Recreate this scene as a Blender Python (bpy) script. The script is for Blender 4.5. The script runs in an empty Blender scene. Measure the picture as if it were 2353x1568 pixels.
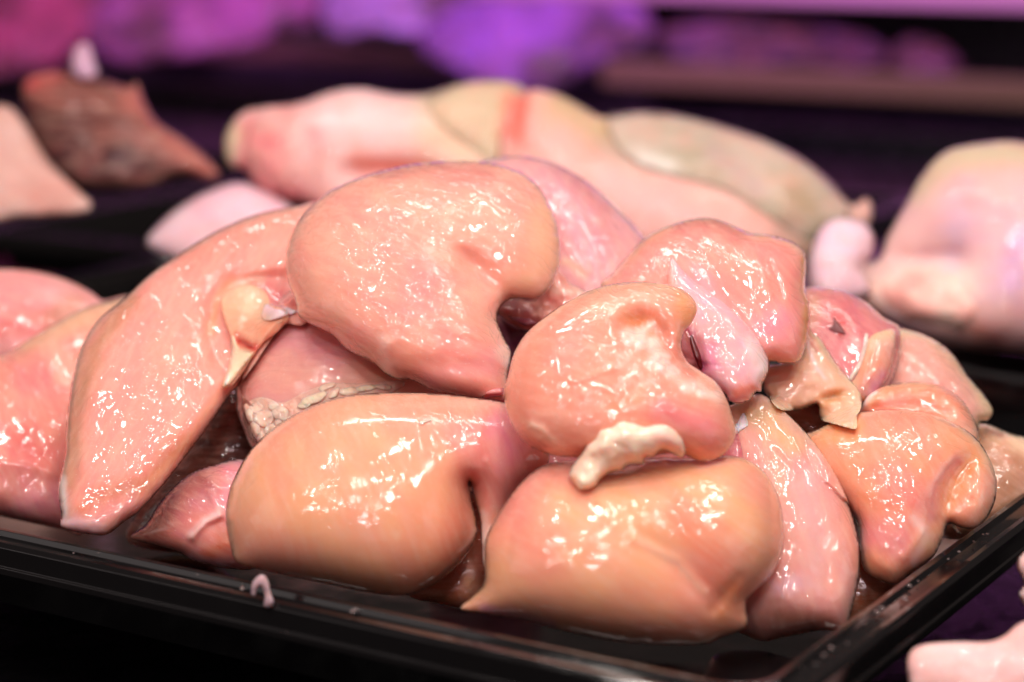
import bpy, math, random
import numpy as np
from mathutils import Vector, Matrix

random.seed(4); np.random.seed(4)
scene = bpy.context.scene
COL = scene.collection

# ---------------------------------------------------------------- camera
PITCH = math.radians(12.0); HC = 0.22
F, CX, CY = 4800.0, 1176.5, 784.0              # focal length and centre in drawing units (frame 2353 wide)
CAM = np.array([0.0, 0.0, HC])
FWD = np.array([0.0, math.cos(PITCH), -math.sin(PITCH)])
UPV = np.array([0.0, math.sin(PITCH), math.cos(PITCH)])
RGT = np.array([1.0, 0.0, 0.0])
cd = bpy.data.cameras.new('camera'); cam = bpy.data.objects.new('camera', cd); COL.objects.link(cam)
cam.location = CAM; cam.rotation_euler = (math.pi/2 - PITCH, 0, 0)
cd.sensor_width = 36.0; cd.lens = 36.0*F/2353.0
cd.clip_start = 0.02; cd.clip_end = 50
cd.dof.use_dof = True; cd.dof.focus_distance = 0.735; cd.dof.aperture_fstop = 5.0; cd.dof.aperture_blades = 0
scene.camera = cam

# ---------------------------------------------------------------- world, lamps, exposure
world = bpy.data.worlds.new('World'); scene.world = world; world.use_nodes = True
bg = world.node_tree.nodes['Background']
bg.inputs[0].default_value = (0.95, 0.72, 0.66, 1); bg.inputs[1].default_value = 0.07

def lamp(name, loc, target, size, power, color, spread=180):
    l = bpy.data.lights.new(name, 'AREA'); l.shape = 'RECTANGLE'; l.size, l.size_y = size
    l.energy = power; l.color = color; l.spread = math.radians(spread)
    o = bpy.data.objects.new(name, l); COL.objects.link(o); o.location = loc
    o.rotation_euler = (Vector(target)-Vector(loc)).to_track_quat('-Z', 'Y').to_euler()
    return o
WARM = (1.0, 0.90, 0.83)
for x_, w_ in ((-0.42, .17), (-0.10, .11), (0.16, .15), (0.52, .18)):
    lamp('tube_lamp', (x_, 0.50+0.1*x_, 0.92), (0.5*x_, 0.80, 0.05), (w_, 0.018), 8.3*w_, WARM)
for x_, w_ in ((-0.30, .14), (0.08, .12), (0.40, .16)):
    lamp('tube_lamp', (x_, 0.84, 0.86), (0.6*x_, 0.84, 0.05), (w_, 0.014), 7.0*w_, WARM)
lamp('tube_lamp', (-0.50, 0.08, 0.78), (-0.1, 0.75, 0.05), (0.24, 0.016), 1.4, WARM)
lamp('tube_lamp', (0.12, 0.08, 0.78), (0.05, 0.75, 0.05), (0.20, 0.016), 1.4, WARM)
lamp('ceiling_lamp', (-0.20, 0.20, 0.80), (-0.05, 0.80, 0.05), (0.05, 0.03), 0.9, (1.0, 0.84, 0.80))
lamp('ceiling_lamp', (0.22, 0.25, 0.90), (0.05, 0.80, 0.05), (0.05, 0.03), 0.9, (1.0, 0.84, 0.80))
lamp('case_strip_lamp', (0.1, 1.25, 0.85), (0.05, 1.1, 0.0), (0.9, 0.05), 2.6, (1.0, 0.86, 0.80))
lamp('shop_lamp', (0.0, -0.25, 0.75), (0.0, 0.75, 0.0), (0.14, 0.09), 1.0, (1.0, 0.80, 0.86))
lamp('fill_light_left', (-1.3, 0.45, 0.55), (0.0, 0.8, 0.05), (0.9, 0.7), 1.8, (1.0, 0.86, 0.84))  # added soft fill from the left, stands for ambient shop light
lamp('fill_light_right', (1.4, 0.45, 0.60), (0.1, 0.8, 0.05), (0.9, 0.7), 2.2, (1.0, 0.86, 0.84))  # added soft fill from the right
lamp('fill_light_front', (0.1, -1.1, 0.75), (0.1, 0.8, 0.05), (1.6, 0.7), 2.0, (1.0, 0.84, 0.84))  # added soft fill from behind the camera
lamp('purple_case_lamp', (-0.1, 2.0, 0.60), (-0.1, 3.0, 0.20), (2.2, 0.08), 8.5, (0.70, 0.20, 1.0), 120)

scene.view_settings.view_transform = 'Standard'; scene.view_settings.look = 'None'
scene.view_settings.exposure = 0.08; scene.view_settings.gamma = 1.0
cy = scene.cycles
cy.use_denoising = True; cy.max_bounces = 6; cy.diffuse_bounces = 3; cy.glossy_bounces = 3; cy.transmission_bounces = 3
cy.caustics_reflective = False; cy.caustics_refractive = False
cy.sample_clamp_indirect = 4.0

# ---------------------------------------------------------------- helpers: space
def ray(x, y):
    x = np.asarray(x, float); y = np.asarray(y, float)
    return FWD + ((x-CX)/F)[..., None]*RGT - ((y-CY)/F)[..., None]*UPV
def at(x, y, d):
    return CAM + ray(x, y)*np.asarray(d, float)[..., None]
def ground(x, y, z=0.0):
    r = ray(x, y); t = (z-CAM[2])/r[..., 2]
    return CAM + r*t[..., None]
def lin(c):
    c = np.asarray(c, float)/255.0
    return np.where(c <= 0.04045, c/12.92, ((c+0.055)/1.055)**2.4)
def V5(p): return [(459.6+a*.4396, 321.7+b*.4396) for a, b in p]
def V6(p): return [(1103.0+a*.4396, 459.6+b*.4396) for a, b in p]
def VT(p): return [(459.6+a*.2345, 597.4+b*.2345) for a, b in p]
def VR(p): return [(1700.4+a*.2774, 597.4+b*.2774) for a, b in p]
def VC(p): return [(1709.5+a*.3553, 1011.0+b*.3553) for a, b in p]
def VM(p): return [(1011.0+a*.3259, 1057.0+b*.3259) for a, b in p]

# ---------------------------------------------------------------- helpers: noise
def vnoise(x, y, seed):
    rs = np.random.RandomState(seed); N = 64; tab = rs.rand(N, N)*2-1
    xi = np.floor(x).astype(int); yi = np.floor(y).astype(int)
    fx = x-xi; fy = y-yi
    fx = fx*fx*fx*(fx*(fx*6-15)+10); fy = fy*fy*fy*(fy*(fy*6-15)+10)
    a = tab[xi % N, yi % N]; b = tab[(xi+1) % N, yi % N]; c = tab[xi % N, (yi+1) % N]; d = tab[(xi+1) % N, (yi+1) % N]
    return (a*(1-fx)+b*fx)*(1-fy) + (c*(1-fx)+d*fx)*fy
def fbm(x, y, scale, seed, octv=3):
    s = 0; a = 1.0; tot = 0
    for k in range(octv):
        s = s + a*vnoise(x/scale*2**k+13.7*k, y/scale*2**k+7.1*k, seed+k); tot += a; a *= 0.5
    return s/tot

# ---------------------------------------------------------------- helpers: outlines
def spline(pts, n=6):
    P = np.array(pts, float); m = len(P); out = []
    for i in range(m):
        p0, p1, p2, p3 = P[(i-1) % m], P[i], P[(i+1) % m], P[(i+2) % m]
        for k in range(n):
            t = k/n
            out.append(0.5*((2*p1)+(-p0+p2)*t+(2*p0-5*p1+4*p2-p3)*t*t+(-p0+3*p1-3*p2+p3)*t**3))
    return np.array(out)
def poly_dist(X, Y, poly, closed=True):
    """distance, nearest point; X,Y flat"""
    best = np.full(X.shape, 1e18); nx = np.zeros_like(X); ny = np.zeros_like(X)
    m = len(poly)
    for i in range(m if closed else m-1):
        ax, ay = poly[i]; bx, by = poly[(i+1) % m]
        dx, dy = bx-ax, by-ay; L = dx*dx+dy*dy+1e-12
        t = np.clip(((X-ax)*dx+(Y-ay)*dy)/L, 0, 1)
        qx = ax+t*dx; qy = ay+t*dy; d = (X-qx)**2+(Y-qy)**2
        w = d < best; best[w] = d[w]; nx[w] = qx[w]; ny[w] = qy[w]
    return np.sqrt(best), nx, ny
def inside(X, Y, poly):
    c = np.zeros(X.shape, bool); m = len(poly)
    for i in range(m):
        ax, ay = poly[i]; bx, by = poly[(i+1) % m]
        if ay == by: continue
        c ^= ((ay > Y) != (by > Y)) & (X < (bx-ax)*(Y-ay)/(by-ay)+ax)
    return c
def line_dist(X, Y, pts):
    if len(pts) == 1:
        return np.hypot(X-pts[0][0], Y-pts[0][1])
    return poly_dist(X, Y, np.array(pts, float), False)[0]

def blur(a, r, it=2):
    for _ in range(it):
        for ax in (0, 1):
            p = np.pad(a, [(r, r) if k == ax else (0, 0) for k in (0, 1)], mode='edge')
            c = np.cumsum(p, axis=ax)
            c = np.concatenate([np.zeros_like(np.take(c, [0], axis=ax)), c], axis=ax)
            n = a.shape[ax]
            a = (np.take(c, np.arange(2*r+1, 2*r+1+n), axis=ax)-np.take(c, np.arange(0, n), axis=ax))/(2*r+1)
    return a
def minfilt(a, r):
    for ax in (0, 1):
        p = np.pad(a, [(r, r) if k == ax else (0, 0) for k in (0, 1)], mode='edge'); n = a.shape[ax]
        out = None
        for k in range(2*r+1):
            s = np.take(p, np.arange(k, k+n), axis=ax); out = s if out is None else np.minimum(out, s)
        a = out
    return a

# ---------------------------------------------------------------- stacking buffer: what already lies where
X0, Y0, ST = -200, -120, 4
NXB, NYB = 720, 480
FARD = 9.0
ZB = np.full((NYB, NXB), FARD)
def zb_sample(X, Y, Z):
    u = np.clip((X-X0)/ST, 0, NXB-1.001); v = np.clip((Y-Y0)/ST, 0, NYB-1.001)
    i = u.astype(int); j = v.astype(int); fu = u-i; fv = v-j
    return (Z[j, i]*(1-fu)+Z[j, i+1]*fu)*(1-fv)+(Z[j+1, i]*(1-fu)+Z[j+1, i+1]*fu)*fv

def poisson(mask, k, it=260):
    h, w = mask.shape; u = np.zeros((h, w)); m = mask
    jj, ii = np.mgrid[0:h, 0:w]; red = ((ii+jj) % 2 == 0)
    n = min(h, w); om = 2/(1+math.sin(math.pi/max(n, 8)))
    den = 4+k
    for _ in range(it):
        for c in (red, ~red):
            s = np.zeros((h, w))
            s[1:-1, 1:-1] = u[:-2, 1:-1]+u[2:, 1:-1]+u[1:-1, :-2]+u[1:-1, 2:]
            g = (s+1.0)/den
            sel = c & m
            u[sel] += om*(g[sel]-u[sel])
    return np.maximum(u, 0)

def softmin(a, b, k):
    h = np.clip(0.5+0.5*(b-a)/k, 0, 1)
    return b*(1-h)+a*h - k*h*(1-h)

SURF = {}
def flesh(name, outline, d, tilt=(0.0, 0.8), inf=0.75, flat=0.0, creases=(), bumps=(), rough=3.0, rscale=70,
          col=(232, 160, 140), col2=None, mott=90, paint=(), edge=None, fib=0.0, mat=None, parent=None, label=None,
          cat='chicken breast', group=None, step=4, ragged=0.0, seed=1, smooth=True, drape=False, lift=0.0, back=0.6,
          tmin=0.004, er=None, prof=None, sink=0.008, grain=1.0, spl=6, buf=True, kind=None):
    """One piece of meat: the outline it shows, swollen to a full rounded body with its own thickness, lying on what is beneath it."""
    global ZB
    poly = spline(outline, spl)
    if ragged:
        t = np.arange(len(poly)); nrm = np.roll(poly, -1, 0)-np.roll(poly, 1, 0)
        nrm = np.stack([nrm[:, 1], -nrm[:, 0]], 1); nrm /= np.linalg.norm(nrm, axis=1)[:, None]+1e-9
        arc = np.concatenate([[0], np.cumsum(np.linalg.norm(np.diff(poly, axis=0), axis=1))])
        poly = poly + nrm*(ragged*fbm(arc, arc*0+seed*3.1, 26, seed+50))[:, None]
    s = step
    x0 = math.floor((poly[:, 0].min()-2*s-X0)/s)*s+X0; y0 = math.floor((poly[:, 1].min()-2*s-Y0)/s)*s+Y0
    nx = int((poly[:, 0].max()+2*s-x0)/s)+2; ny = int((poly[:, 1].max()+2*s-y0)/s)+2
    gx, gy = np.meshgrid(x0+np.arange(nx)*s, y0+np.arange(ny)*s)
    X = gx.ravel().astype(float); Y = gy.ravel().astype(float)
    ins = inside(X, Y, poly)
    dist, qx, qy = poly_dist(X, Y, poly)
    ins &= dist > 0.25*s
    M = ins.reshape(ny, nx); D = (dist*ins).reshape(ny, nx)
    k = np.full(X.shape, flat*s*s/1e4)
    for pts, w, st in creases:
        k += st*(s*s)/(w*w)*np.exp(-(line_dist(X, Y, pts)/w)**2)
    u = poisson(M, k.reshape(ny, nx))*s*s
    g = u/np.maximum(D, 0.3*s)
    for _ in range(4):
        W = M.astype(float)
        gs = g*W
        num = gs.copy(); den = W.copy()
        for ax, sh in ((0, 1), (0, -1), (1, 1), (1, -1)):
            num += np.roll(gs, sh, ax); den += np.roll(W, sh, ax)
        g = np.where(M, num/np.maximum(den, 1e-6), 0)
    w = np.exp(-(D/(4*s))**2)
    u = np.where(M, w*g*D+(1-w)*u, 0)
    um = max(u.max(), 1e-6)
    pw_ = prof if prof is not None else (0.85 if drape else 0.5)
    h = 2*math.sqrt(um)*(u/um)**pw_*inf*0.78           # in drawing units
    R = max(h.max(), 1e-3)
    fade = np.clip(D/(0.35*R+6), 0, 1); fade = fade*fade*(3-2*fade)
    dh = np.zeros(X.shape)
    for pts, bw, amp in bumps:
        dh += amp*np.exp(-(line_dist(X, Y, pts)/bw)**2)
    dh += rough*fbm(X, Y, rscale, seed, 3)*1.6
    if not drape:
        fa = math.radians(fib); fal = X*math.cos(fa)+Y*math.sin(fa); fac = -X*math.sin(fa)+Y*math.cos(fa)
        wob = 14*fbm(X, Y, 120, seed+5, 2)
        dh += grain*0.8*fbm(fal, (fac+wob)*9.0, 150, seed+31, 3)*np.clip(0.4+1.5*fbm(X, Y, 110, seed+41, 2), 0, 1) + grain*1.8*fbm(X, Y, 42, seed+61, 2)
    h = h + dh.reshape(ny, nx)*fade
    h = np.maximum(h, 0.0)
    cxp, cyp = poly.mean(0)
    px = d/F                                           # metres per drawing unit
    plane = d + px*(tilt[0]*(gx-cxp) - tilt[1]*(gy-cyp))
    if er is None: er = 3 if not drape else 0
    zs = None
    if buf:
        if (ZB < FARD).any():
            big = minfilt(ZB, er)
            zs = zb_sample(X, Y, np.minimum(blur(np.minimum(big, 3.0), er, 2), 3.0)).reshape(ny, nx)
    rw = 34.0*(1+0.75*fbm(gx.astype(float), gy.astype(float), 90, seed+77, 2))
    tt = np.sqrt(np.clip(1-(1-np.clip(D/rw, 0, 1))**2, 0, 1))
    if drape:
        zz = zb_sample(X, Y, blur(np.minimum(minfilt(ZB, er), 3.0), max(er, 1), 1)).reshape(ny, nx)
        zz = np.where(zz > 2.5, d, zz)
        front = zz - lift - 0.0004 - h*px
        rimd = zz - lift + 0.0006
        backd = rimd + 0.0025*tt
    else:
        front = plane - h*px - lift
        rimd = plane.copy()
        if zs is not None:
            front = softmin(front, zs-tmin*0.35-tmin*tt, 0.010)
            zl = np.minimum(zs-tmin*0.30, plane+sink)
            rimd = zl
            t2 = np.sqrt(np.clip(1-np.exp(-3.2*u/um), 0, 1))/math.sqrt(1-math.exp(-3.2))
            front = np.minimum(zl*(1-t2)+front*t2, zs-tmin*0.30)
        backd = np.maximum(plane + h*px*back, front+0.003*tt)
        front = np.minimum(front, rimd-0.0*tt)
    # ---- vertices
    idx = np.full((ny, nx), -1); idf = idx.copy()
    cell = (M[:-1, :-1] | M[1:, :-1] | M[:-1, 1:] | M[1:, 1:])
    need = np.zeros((ny, nx), bool)
    need[:-1, :-1] |= cell; need[1:, :-1] |= cell; need[:-1, 1:] |= cell; need[1:, 1:] |= cell
    rim = need & ~M
    nI = int(M.sum()); nR = int(rim.sum())
    idx[M] = np.arange(nI); idx[rim] = nI+np.arange(nR)
    idf[:] = idx; idf[M] = nI+nR+np.arange(nI)
    QX = qx.reshape(ny, nx); QY = qy.reshape(ny, nx)
    vI = at(gx[M], gy[M], front[M]); vR = at(QX[rim], QY[rim], rimd[rim]); vB = at(gx[M], gy[M], backd[M])
    co = np.concatenate([vI, vR, vB])
    org = at(np.array(cxp), np.array(cyp), np.array(d)) if not drape else co.mean(0)
    jj, ii = np.nonzero(cell)
    f1 = np.stack([idx[jj, ii], idx[jj+1, ii], idx[jj+1, ii+1], idx[jj, ii+1]], 1)
    f2 = np.stack([idf[jj, ii], idf[jj, ii+1], idf[jj+1, ii+1], idf[jj+1, ii]], 1)
    fc = np.concatenate([f1, f2])
    me = bpy.data.meshes.new(name)
    me.vertices.add(len(co)); me.vertices.foreach_set('co', (co-org).ravel())
    me.loops.add(fc.size); me.loops.foreach_set('vertex_index', fc.ravel().astype(np.int32))
    me.polygons.add(len(fc)); me.polygons.foreach_set('loop_start', (np.arange(len(fc))*4).astype(np.int32))
    me.polygons.foreach_set('use_smooth', np.ones(len(fc), bool))
    me.update(); me.validate()
    # ---- colour
    PX = np.concatenate([gx[M], QX[rim], gx[M]]).astype(float); PY = np.concatenate([gy[M], QY[rim], gy[M]]).astype(float)
    c = np.tile(lin(col), (len(PX), 1))
    th = math.radians(fib); al = PX*math.cos(th)+PY*math.sin(th); ac = -PX*math.sin(th)+PY*math.cos(th)
    if col2 is not None:
        t = np.clip(0.5+1.1*fbm(al*0.7, ac, mott, seed+9, 3), 0, 1)[:, None]
        c = c*(1-t)+lin(col2)*t
    dd = np.concatenate([D[M], np.zeros(nR), D[M]])
    if edge is not None:
        ec, ew, es = edge
        wv = ew*(1+0.7*fbm(PX, PY, 60, seed+3))
        t = (es*np.exp(-(dd/np.maximum(wv, 2))**2))[:, None]; c = c*(1-t)+lin(ec)*t
    for pts, pw, pc, ps in paint:
        ld = line_dist(PX, PY, pts)*(1+0.45*fbm(PX, PY, max(pw*1.2, 10), seed+21, 3))
        t = (ps*np.exp(-(ld/pw)**2))[:, None]; c = c*(1-t)+lin(pc)*t
    c = np.clip(c*np.array([0.98, 0.98, 1.16]), 0, 1)
    a = me.attributes.new('tint', 'FLOAT_COLOR', 'POINT')
    a.data.foreach_set('color', np.concatenate([c, np.ones((len(c), 1))], 1).ravel())
    fv = me.attributes.new('fibre', 'FLOAT_VECTOR', 'POINT')
    dep = np.concatenate([front[M], rimd[rim], backd[M]])
    fv.data.foreach_set('vector', np.stack([al*px*100+seed*3.3, ac*px*100, dep*100*0.6], 1).ravel())
    ob = bpy.data.objects.new(name, me); COL.objects.link(ob)
    ob.location = org
    me.materials.append(mat or MAT['flesh'])
    if parent is not None:
        ob.parent = parent; ob.location = Vector(org)-Vector(parent.location)
    else:
        if kind: ob['kind'] = kind
        else:
            ob['label'] = label; ob['category'] = cat
        if group: ob['group'] = group
    if parent is not None and label: ob['label'] = label
    # ---- write to the stacking buffer
    if buf:
        if s == ST: js, is_, fr, mm = 0, 0, front, M
        if s >= ST:
            r = s//ST
        # resample the buffer cells inside the outline
        i0 = max(0, int((poly[:, 0].min()-X0)//ST)); i1 = min(NXB-1, int((poly[:, 0].max()-X0)//ST)+1)
        j0 = max(0, int((poly[:, 1].min()-Y0)//ST)); j1 = min(NYB-1, int((poly[:, 1].max()-Y0)//ST)+1)
        bx, by = np.meshgrid(X0+np.arange(i0, i1+1)*ST, Y0+np.arange(j0, j1+1)*ST)
        u_ = np.clip((bx-x0)/s, 0, nx-1.001); v_ = np.clip((by-y0)/s, 0, ny-1.001)
        i_ = np.round(u_).astype(int); j_ = np.round(v_).astype(int)
        ok = M[j_, i_]
        sub = ZB[j0:j1+1, i0:i1+1]
        sub[ok] = np.minimum(sub[ok], front[j_, i_][ok])
    return ob

# ---------------------------------------------------------------- materials
MAT = {}
def nt(name):
    m = bpy.data.materials.new(name); m.use_nodes = True
    return m, m.node_tree, m.node_tree.nodes['Principled BSDF']
def N(t, typ, **kw):
    n = t.nodes.new(typ)
    for k_, v in kw.items(): setattr(n, k_, v)
    return n
def flesh_mat(name, ns=1.0, mixk=1.0, sss=0.5, scale=0.008, coat=1.0, wet=1.0, rough=0.42, cr=(0.02, 0.07)):
    m, t, p = nt(name); L = t.links.new
    tint = N(t, 'ShaderNodeAttribute', attribute_name='tint')
    fib = N(t, 'ShaderNodeAttribute', attribute_name='fibre')
    def mapping(sc, src=None):
        mp = N(t, 'ShaderNodeMapping'); mp.inputs['Scale'].default_value = sc; L((src or fib.outputs['Vector']), mp.inputs['Vector']); return mp.outputs[0]
    def noise(vec, sc, det=3, dist=0.0, rgh=0.5):
        n = N(t, 'ShaderNodeTexNoise'); n.inputs['Scale'].default_value = sc; n.inputs['Detail'].default_value = det
        n.inputs['Distortion'].default_value = dist; n.inputs['Roughness'].default_value = rgh; L(vec, n.inputs['Vector']); return n.outputs['Fac']
    def ramp(fac, stops):
        r = N(t, 'ShaderNodeValToRGB'); e = r.color_ramp.elements
        e[0].position, e[0].color = stops[0][0], (stops[0][1],)*3+(1,)
        e[1].position, e[1].color = stops[-1][0], (stops[-1][1],)*3+(1,)
        for ps, v in stops[1:-1]:
            q = e.new(ps); q.color = (v, v, v, 1)
        L(fac, r.inputs[0]); return r.outputs[0]
    def math_(op, a, b=None):
        n = N(t, 'ShaderNodeMath', operation=op)
        for i_, v in enumerate((a, b)):
            if v is None: continue
            if isinstance(v, (int, float)): n.inputs[i_].default_value = v
            else: L(v, n.inputs[i_])
        return n.outputs[0]
    def mix(fac, a, b, typ='MIX'):
        n = N(t, 'ShaderNodeMix', data_type='RGBA', blend_type=typ)
        if isinstance(fac, (int, float)): n.inputs[0].default_value = fac
        else: L(fac, n.inputs[0])
        for i_, v in ((6, a), (7, b)):
            if isinstance(v, tuple): n.inputs[i_].default_value = v
            else: L(v, n.inputs[i_])
        return n.outputs[2]
    fine = noise(mapping((0.7, 4.5, 2.0)), 0.9, 5, 0.5)            # muscle grain
    blot = noise(mapping((1, 1.4, 1)), 0.55, 4, 0.8)
    vein = noise(mapping((0.5, 1.0, 1)), 1.1, 2, 1.5)
    c = mix(ramp(fine, [(0.42, 0.0), (0.70, 0.26)]), tint.outputs['Color'], (0.90, 0.55, 0.42, 1))
    c = mix(ramp(blot, [(0.45, 0.0), (0.72, 0.24*mixk)]), c, (0.80, 0.25, 0.20, 1))
    c = mix(ramp(vein, [(0.485, 0), (0.50, 0.08), (0.515, 0)]), c, (0.92, 0.70, 0.60, 1))
    c = mix(ramp(noise(mapping((1, 1, 1)), 14.0, 2), [(0.66, 0.0), (0.74, 0.30)]), c, (0.93, 0.72, 0.62, 1))
    L(c, p.inputs['Base Color'])
    p.inputs['Subsurface Weight'].default_value = sss
    p.inputs['Subsurface Radius'].default_value = (1.0, 0.36, 0.22)
    p.inputs['Subsurface Scale'].default_value = scale
    p.inputs['Roughness'].default_value = rough
    p.inputs['Specular IOR Level'].default_value = 0.15
    p.inputs['Coat Weight'].default_value = coat
    p.inputs['Coat IOR'].default_value = 1.5
    # dull relief of the meat itself
    b0 = N(t, 'ShaderNodeBump'); b0.inputs['Strength'].default_value = 0.12; b0.inputs['Distance'].default_value = 0.0004
    L(fine, b0.inputs['Height'])
    L(b0.outputs[0], p.inputs['Normal'])
    # wet film: pools with raised rims, fine wrinkles inside some of them
    def ridge(n): return math_('ABSOLUTE', math_('SUBTRACT', n, 0.5))
    pool = ridge(noise(mapping((0.8, 1.5, 1)), 0.9*ns, 2, 1.2, 0.5))
    wr = ridge(noise(mapping((0.6, 1.9, 1.5)), 1.0*ns, 2, 0.9, 0.45))
    wr2 = noise(mapping((0.9, 2.0, 1.5)), 3.2*ns, 2, 0.8, 0.5)
    wmask = ramp(noise(mapping((1, 1, 1)), 0.6, 2, 0.5), [(0.48, 0.03), (0.60, 1.0)])
    film = ramp(pool, [(0.0, 1.0), (0.035, 0.35), (0.07, 0.0)])
    wh = math_('MULTIPLY', math_('ADD', math_('MULTIPLY', wr, 1.8), math_('MULTIPLY', wr2, 0.24)), wmask)
    hgt = math_('ADD', math_('MULTIPLY', film, 0.30 if wet > 0.3 else 0.0), wh)
    b1 = N(t, 'ShaderNodeBump'); b1.inputs['Strength'].default_value = 1.0; b1.inputs['Distance'].default_value = 0.00065*wet
    L(hgt, b1.inputs['Height']); L(b1.outputs[0], p.inputs['Coat Normal'])
    L(ramp(noise(mapping((1, 1, 1)), 0.9, 3, 0.4), [(0.38, cr[0]), (0.70, cr[1])]), p.inputs['Coat Roughness'])
    MAT[name] = m; return m
flesh_mat('flesh')
flesh_mat('smooth_flesh', ns=0.7, wet=0.42, sss=0.5, cr=(0.07, 0.18))
flesh_mat('wet_flesh', ns=0.62, wet=0.95, cr=(0.02, 0.06))
flesh_mat('fat', mixk=0.3, sss=0.7, scale=0.006, wet=0.6)
flesh_mat('skin', sss=0.35, scale=0.006, wet=0.7, coat=0.35, rough=0.5)
flesh_mat('dark_meat', sss=0.2, scale=0.004, wet=1.0, coat=0.7)

m, t, p = nt('blood'); p.inputs['Base Color'].default_value = (0.13, 0.002, 0.006, 1); p.inputs['Roughness'].default_value = .3; p.inputs['Subsurface Weight'].default_value = .1; p.inputs['Subsurface Scale'].default_value = .001
MAT['blood'] = m
def plastic(name, col, rough=0.18, bump=0.0003, coat=0.0, spec=0.5, smear=True):
    m, t, p = nt(name); L = t.links.new
    tc = N(t, 'ShaderNodeTexCoord')
    n1 = N(t, 'ShaderNodeTexNoise'); n1.inputs['Scale'].default_value = 60; n1.inputs['Detail'].default_value = 5
    n2 = N(t, 'ShaderNodeTexNoise'); n2.inputs['Scale'].default_value = 260; n2.inputs['Detail'].default_value = 3
    L(tc.outputs['Object'], n1.inputs[0]); L(tc.outputs['Object'], n2.inputs[0])
    p.inputs['Base Color'].default_value = tuple(col)+(1,)
    r = N(t, 'ShaderNodeMapRange'); r.inputs[1].default_value = 0.35; r.inputs[2].default_value = 0.7
    r.inputs[3].default_value = rough*0.6; r.inputs[4].default_value = rough*1.8
    L(n1.outputs[0], r.inputs[0]); L(r.outputs[0], p.inputs['Roughness'])
    a = N(t, 'ShaderNodeMath', operation='MULTIPLY_ADD'); a.inputs[1].default_value = 0.4
    L(n2.outputs[0], a.inputs[0]); L(n1.outputs[0], a.inputs[2])
    b = N(t, 'ShaderNodeBump'); b.inputs['Distance'].default_value = bump; b.inputs['Strength'].default_value = 0.6
    L(a.outputs[0], b.inputs['Height']); L(b.outputs[0], p.inputs['Normal'])
    p.inputs['Specular IOR Level'].default_value = spec
    p.inputs['Coat Weight'].default_value = coat
    MAT[name] = m; return m
plastic('black_plastic', (0.006, 0.0055, 0.006), 0.09, 0.00003)
plastic('case_black', (0.006, 0.0055, 0.007), 0.25, 0.0002)
plastic('mauve_metal', (0.26, 0.16, 0.09), 0.45, 0.0003)
plastic('pink_panel', (0.85, 0.50, 0.60), 0.4, 0.0002)
plastic('dark_panel', (0.03, 0.018, 0.035), 0.3, 0.0005)

# ---------------------------------------------------------------- tray axes (front edge direction a, depth direction b)
g0 = ground(np.array(0.0), np.array(1216.0)); g1 = ground(np.array(1176.0), np.array(1469.0)); g2 = ground(np.array(2151.0), np.array(1279.0))
A = (g1-g0); A /= np.linalg.norm(A); Bv = np.array([-A[1], A[0], 0.0])
CORNER = g0 + A*np.dot(g2-g0, A)                 # inner front right corner of the tray mouth
YAW = math.atan2(A[1], A[0])
def place(a, b, z=0.0): return CORNER + A*a + Bv*b + np.array([0, 0, z])
def to_ab(p):
    q = np.asarray(p)-CORNER; return float(q@A), float(q@Bv)
def px_on_b(x, y, b):                            # (a, z) where the sight line meets the upright plane at depth b
    r = ray(np.array(float(x)), np.array(float(y))); t = ((CORNER+Bv*b-CAM)@Bv)/(r@Bv)
    p = CAM+r*t; return float((p-CORNER)@A), float(p[2])
b_back = to_ab(ground(np.array(1100.0), np.array(674.0)))[1]
print('tray depth', b_back, 'yaw', math.degrees(YAW), 'corner', CORNER)

def mesh_obj(name, verts, faces, mat, parent=None, smooth=False, loc=(0, 0, 0), rotz=0.0):
    me = bpy.data.meshes.new(name); me.from_pydata([tuple(v) for v in verts], [], faces); me.update()
    me.materials.append(mat)
    if smooth: me.polygons.foreach_set('use_smooth', [True]*len(me.polygons))
    o = bpy.data.objects.new(name, me); COL.objects.link(o); o.location = loc; o.rotation_euler = (0, 0, rotz)
    if parent: o.parent = parent
    return o

def tray_mesh(w, l, rads=0.012, depth=0.035, sc=1.0):
    """mouth w (a) by l (b), origin at inner front right corner, extends to -a and +b; returns rings"""
    prof = [(-0.016, -depth), (-0.014, -depth), (-0.010, -depth+0.003), (-0.001, -0.002), (0.0, 0.0), (0.0015, 0.0012), (0.0035, 0.0012), (0.0045, -0.0006),
            (0.0095, -0.0010), (0.0105, 0.0006), (0.0125, 0.0006), (0.0140, -0.0008), (0.0150, -0.0070), (0.0158, -0.0074), (0.0162, -0.0095), (0.0150, -0.0100), (0.0075, -0.0100), (-0.001, -depth-0.002), (-0.016, -depth-0.0025)]
    rings = []
    for off, z in prof:
        r = max(rads+off, 0.002); pts = []
        for cx, cy, a0 in ((-rads, rads, -90), (-rads, l-rads, 0), (-w+rads, l-rads, 90), (-w+rads, rads, 180)):
            for k_ in range(9):
                a = math.radians(a0+k_*90/8); pts.append((cx+r*math.cos(a), cy+r*math.sin(a), z))
        rings.append(pts)
    V = [p for r_ in rings for p in r_]; n = len(rings[0]); Fc = []
    for i in range(len(rings)-1):
        for j in range(n):
            Fc.append((i*n+j, i*n+(j+1) % n, (i+1)*n+(j+1) % n, (i+1)*n+j))
    Fc.append(tuple(range(n))); 
    Fc.append(tuple((len(rings)-1)*n+j for j in reversed(range(n))))
    return V, Fc
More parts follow.
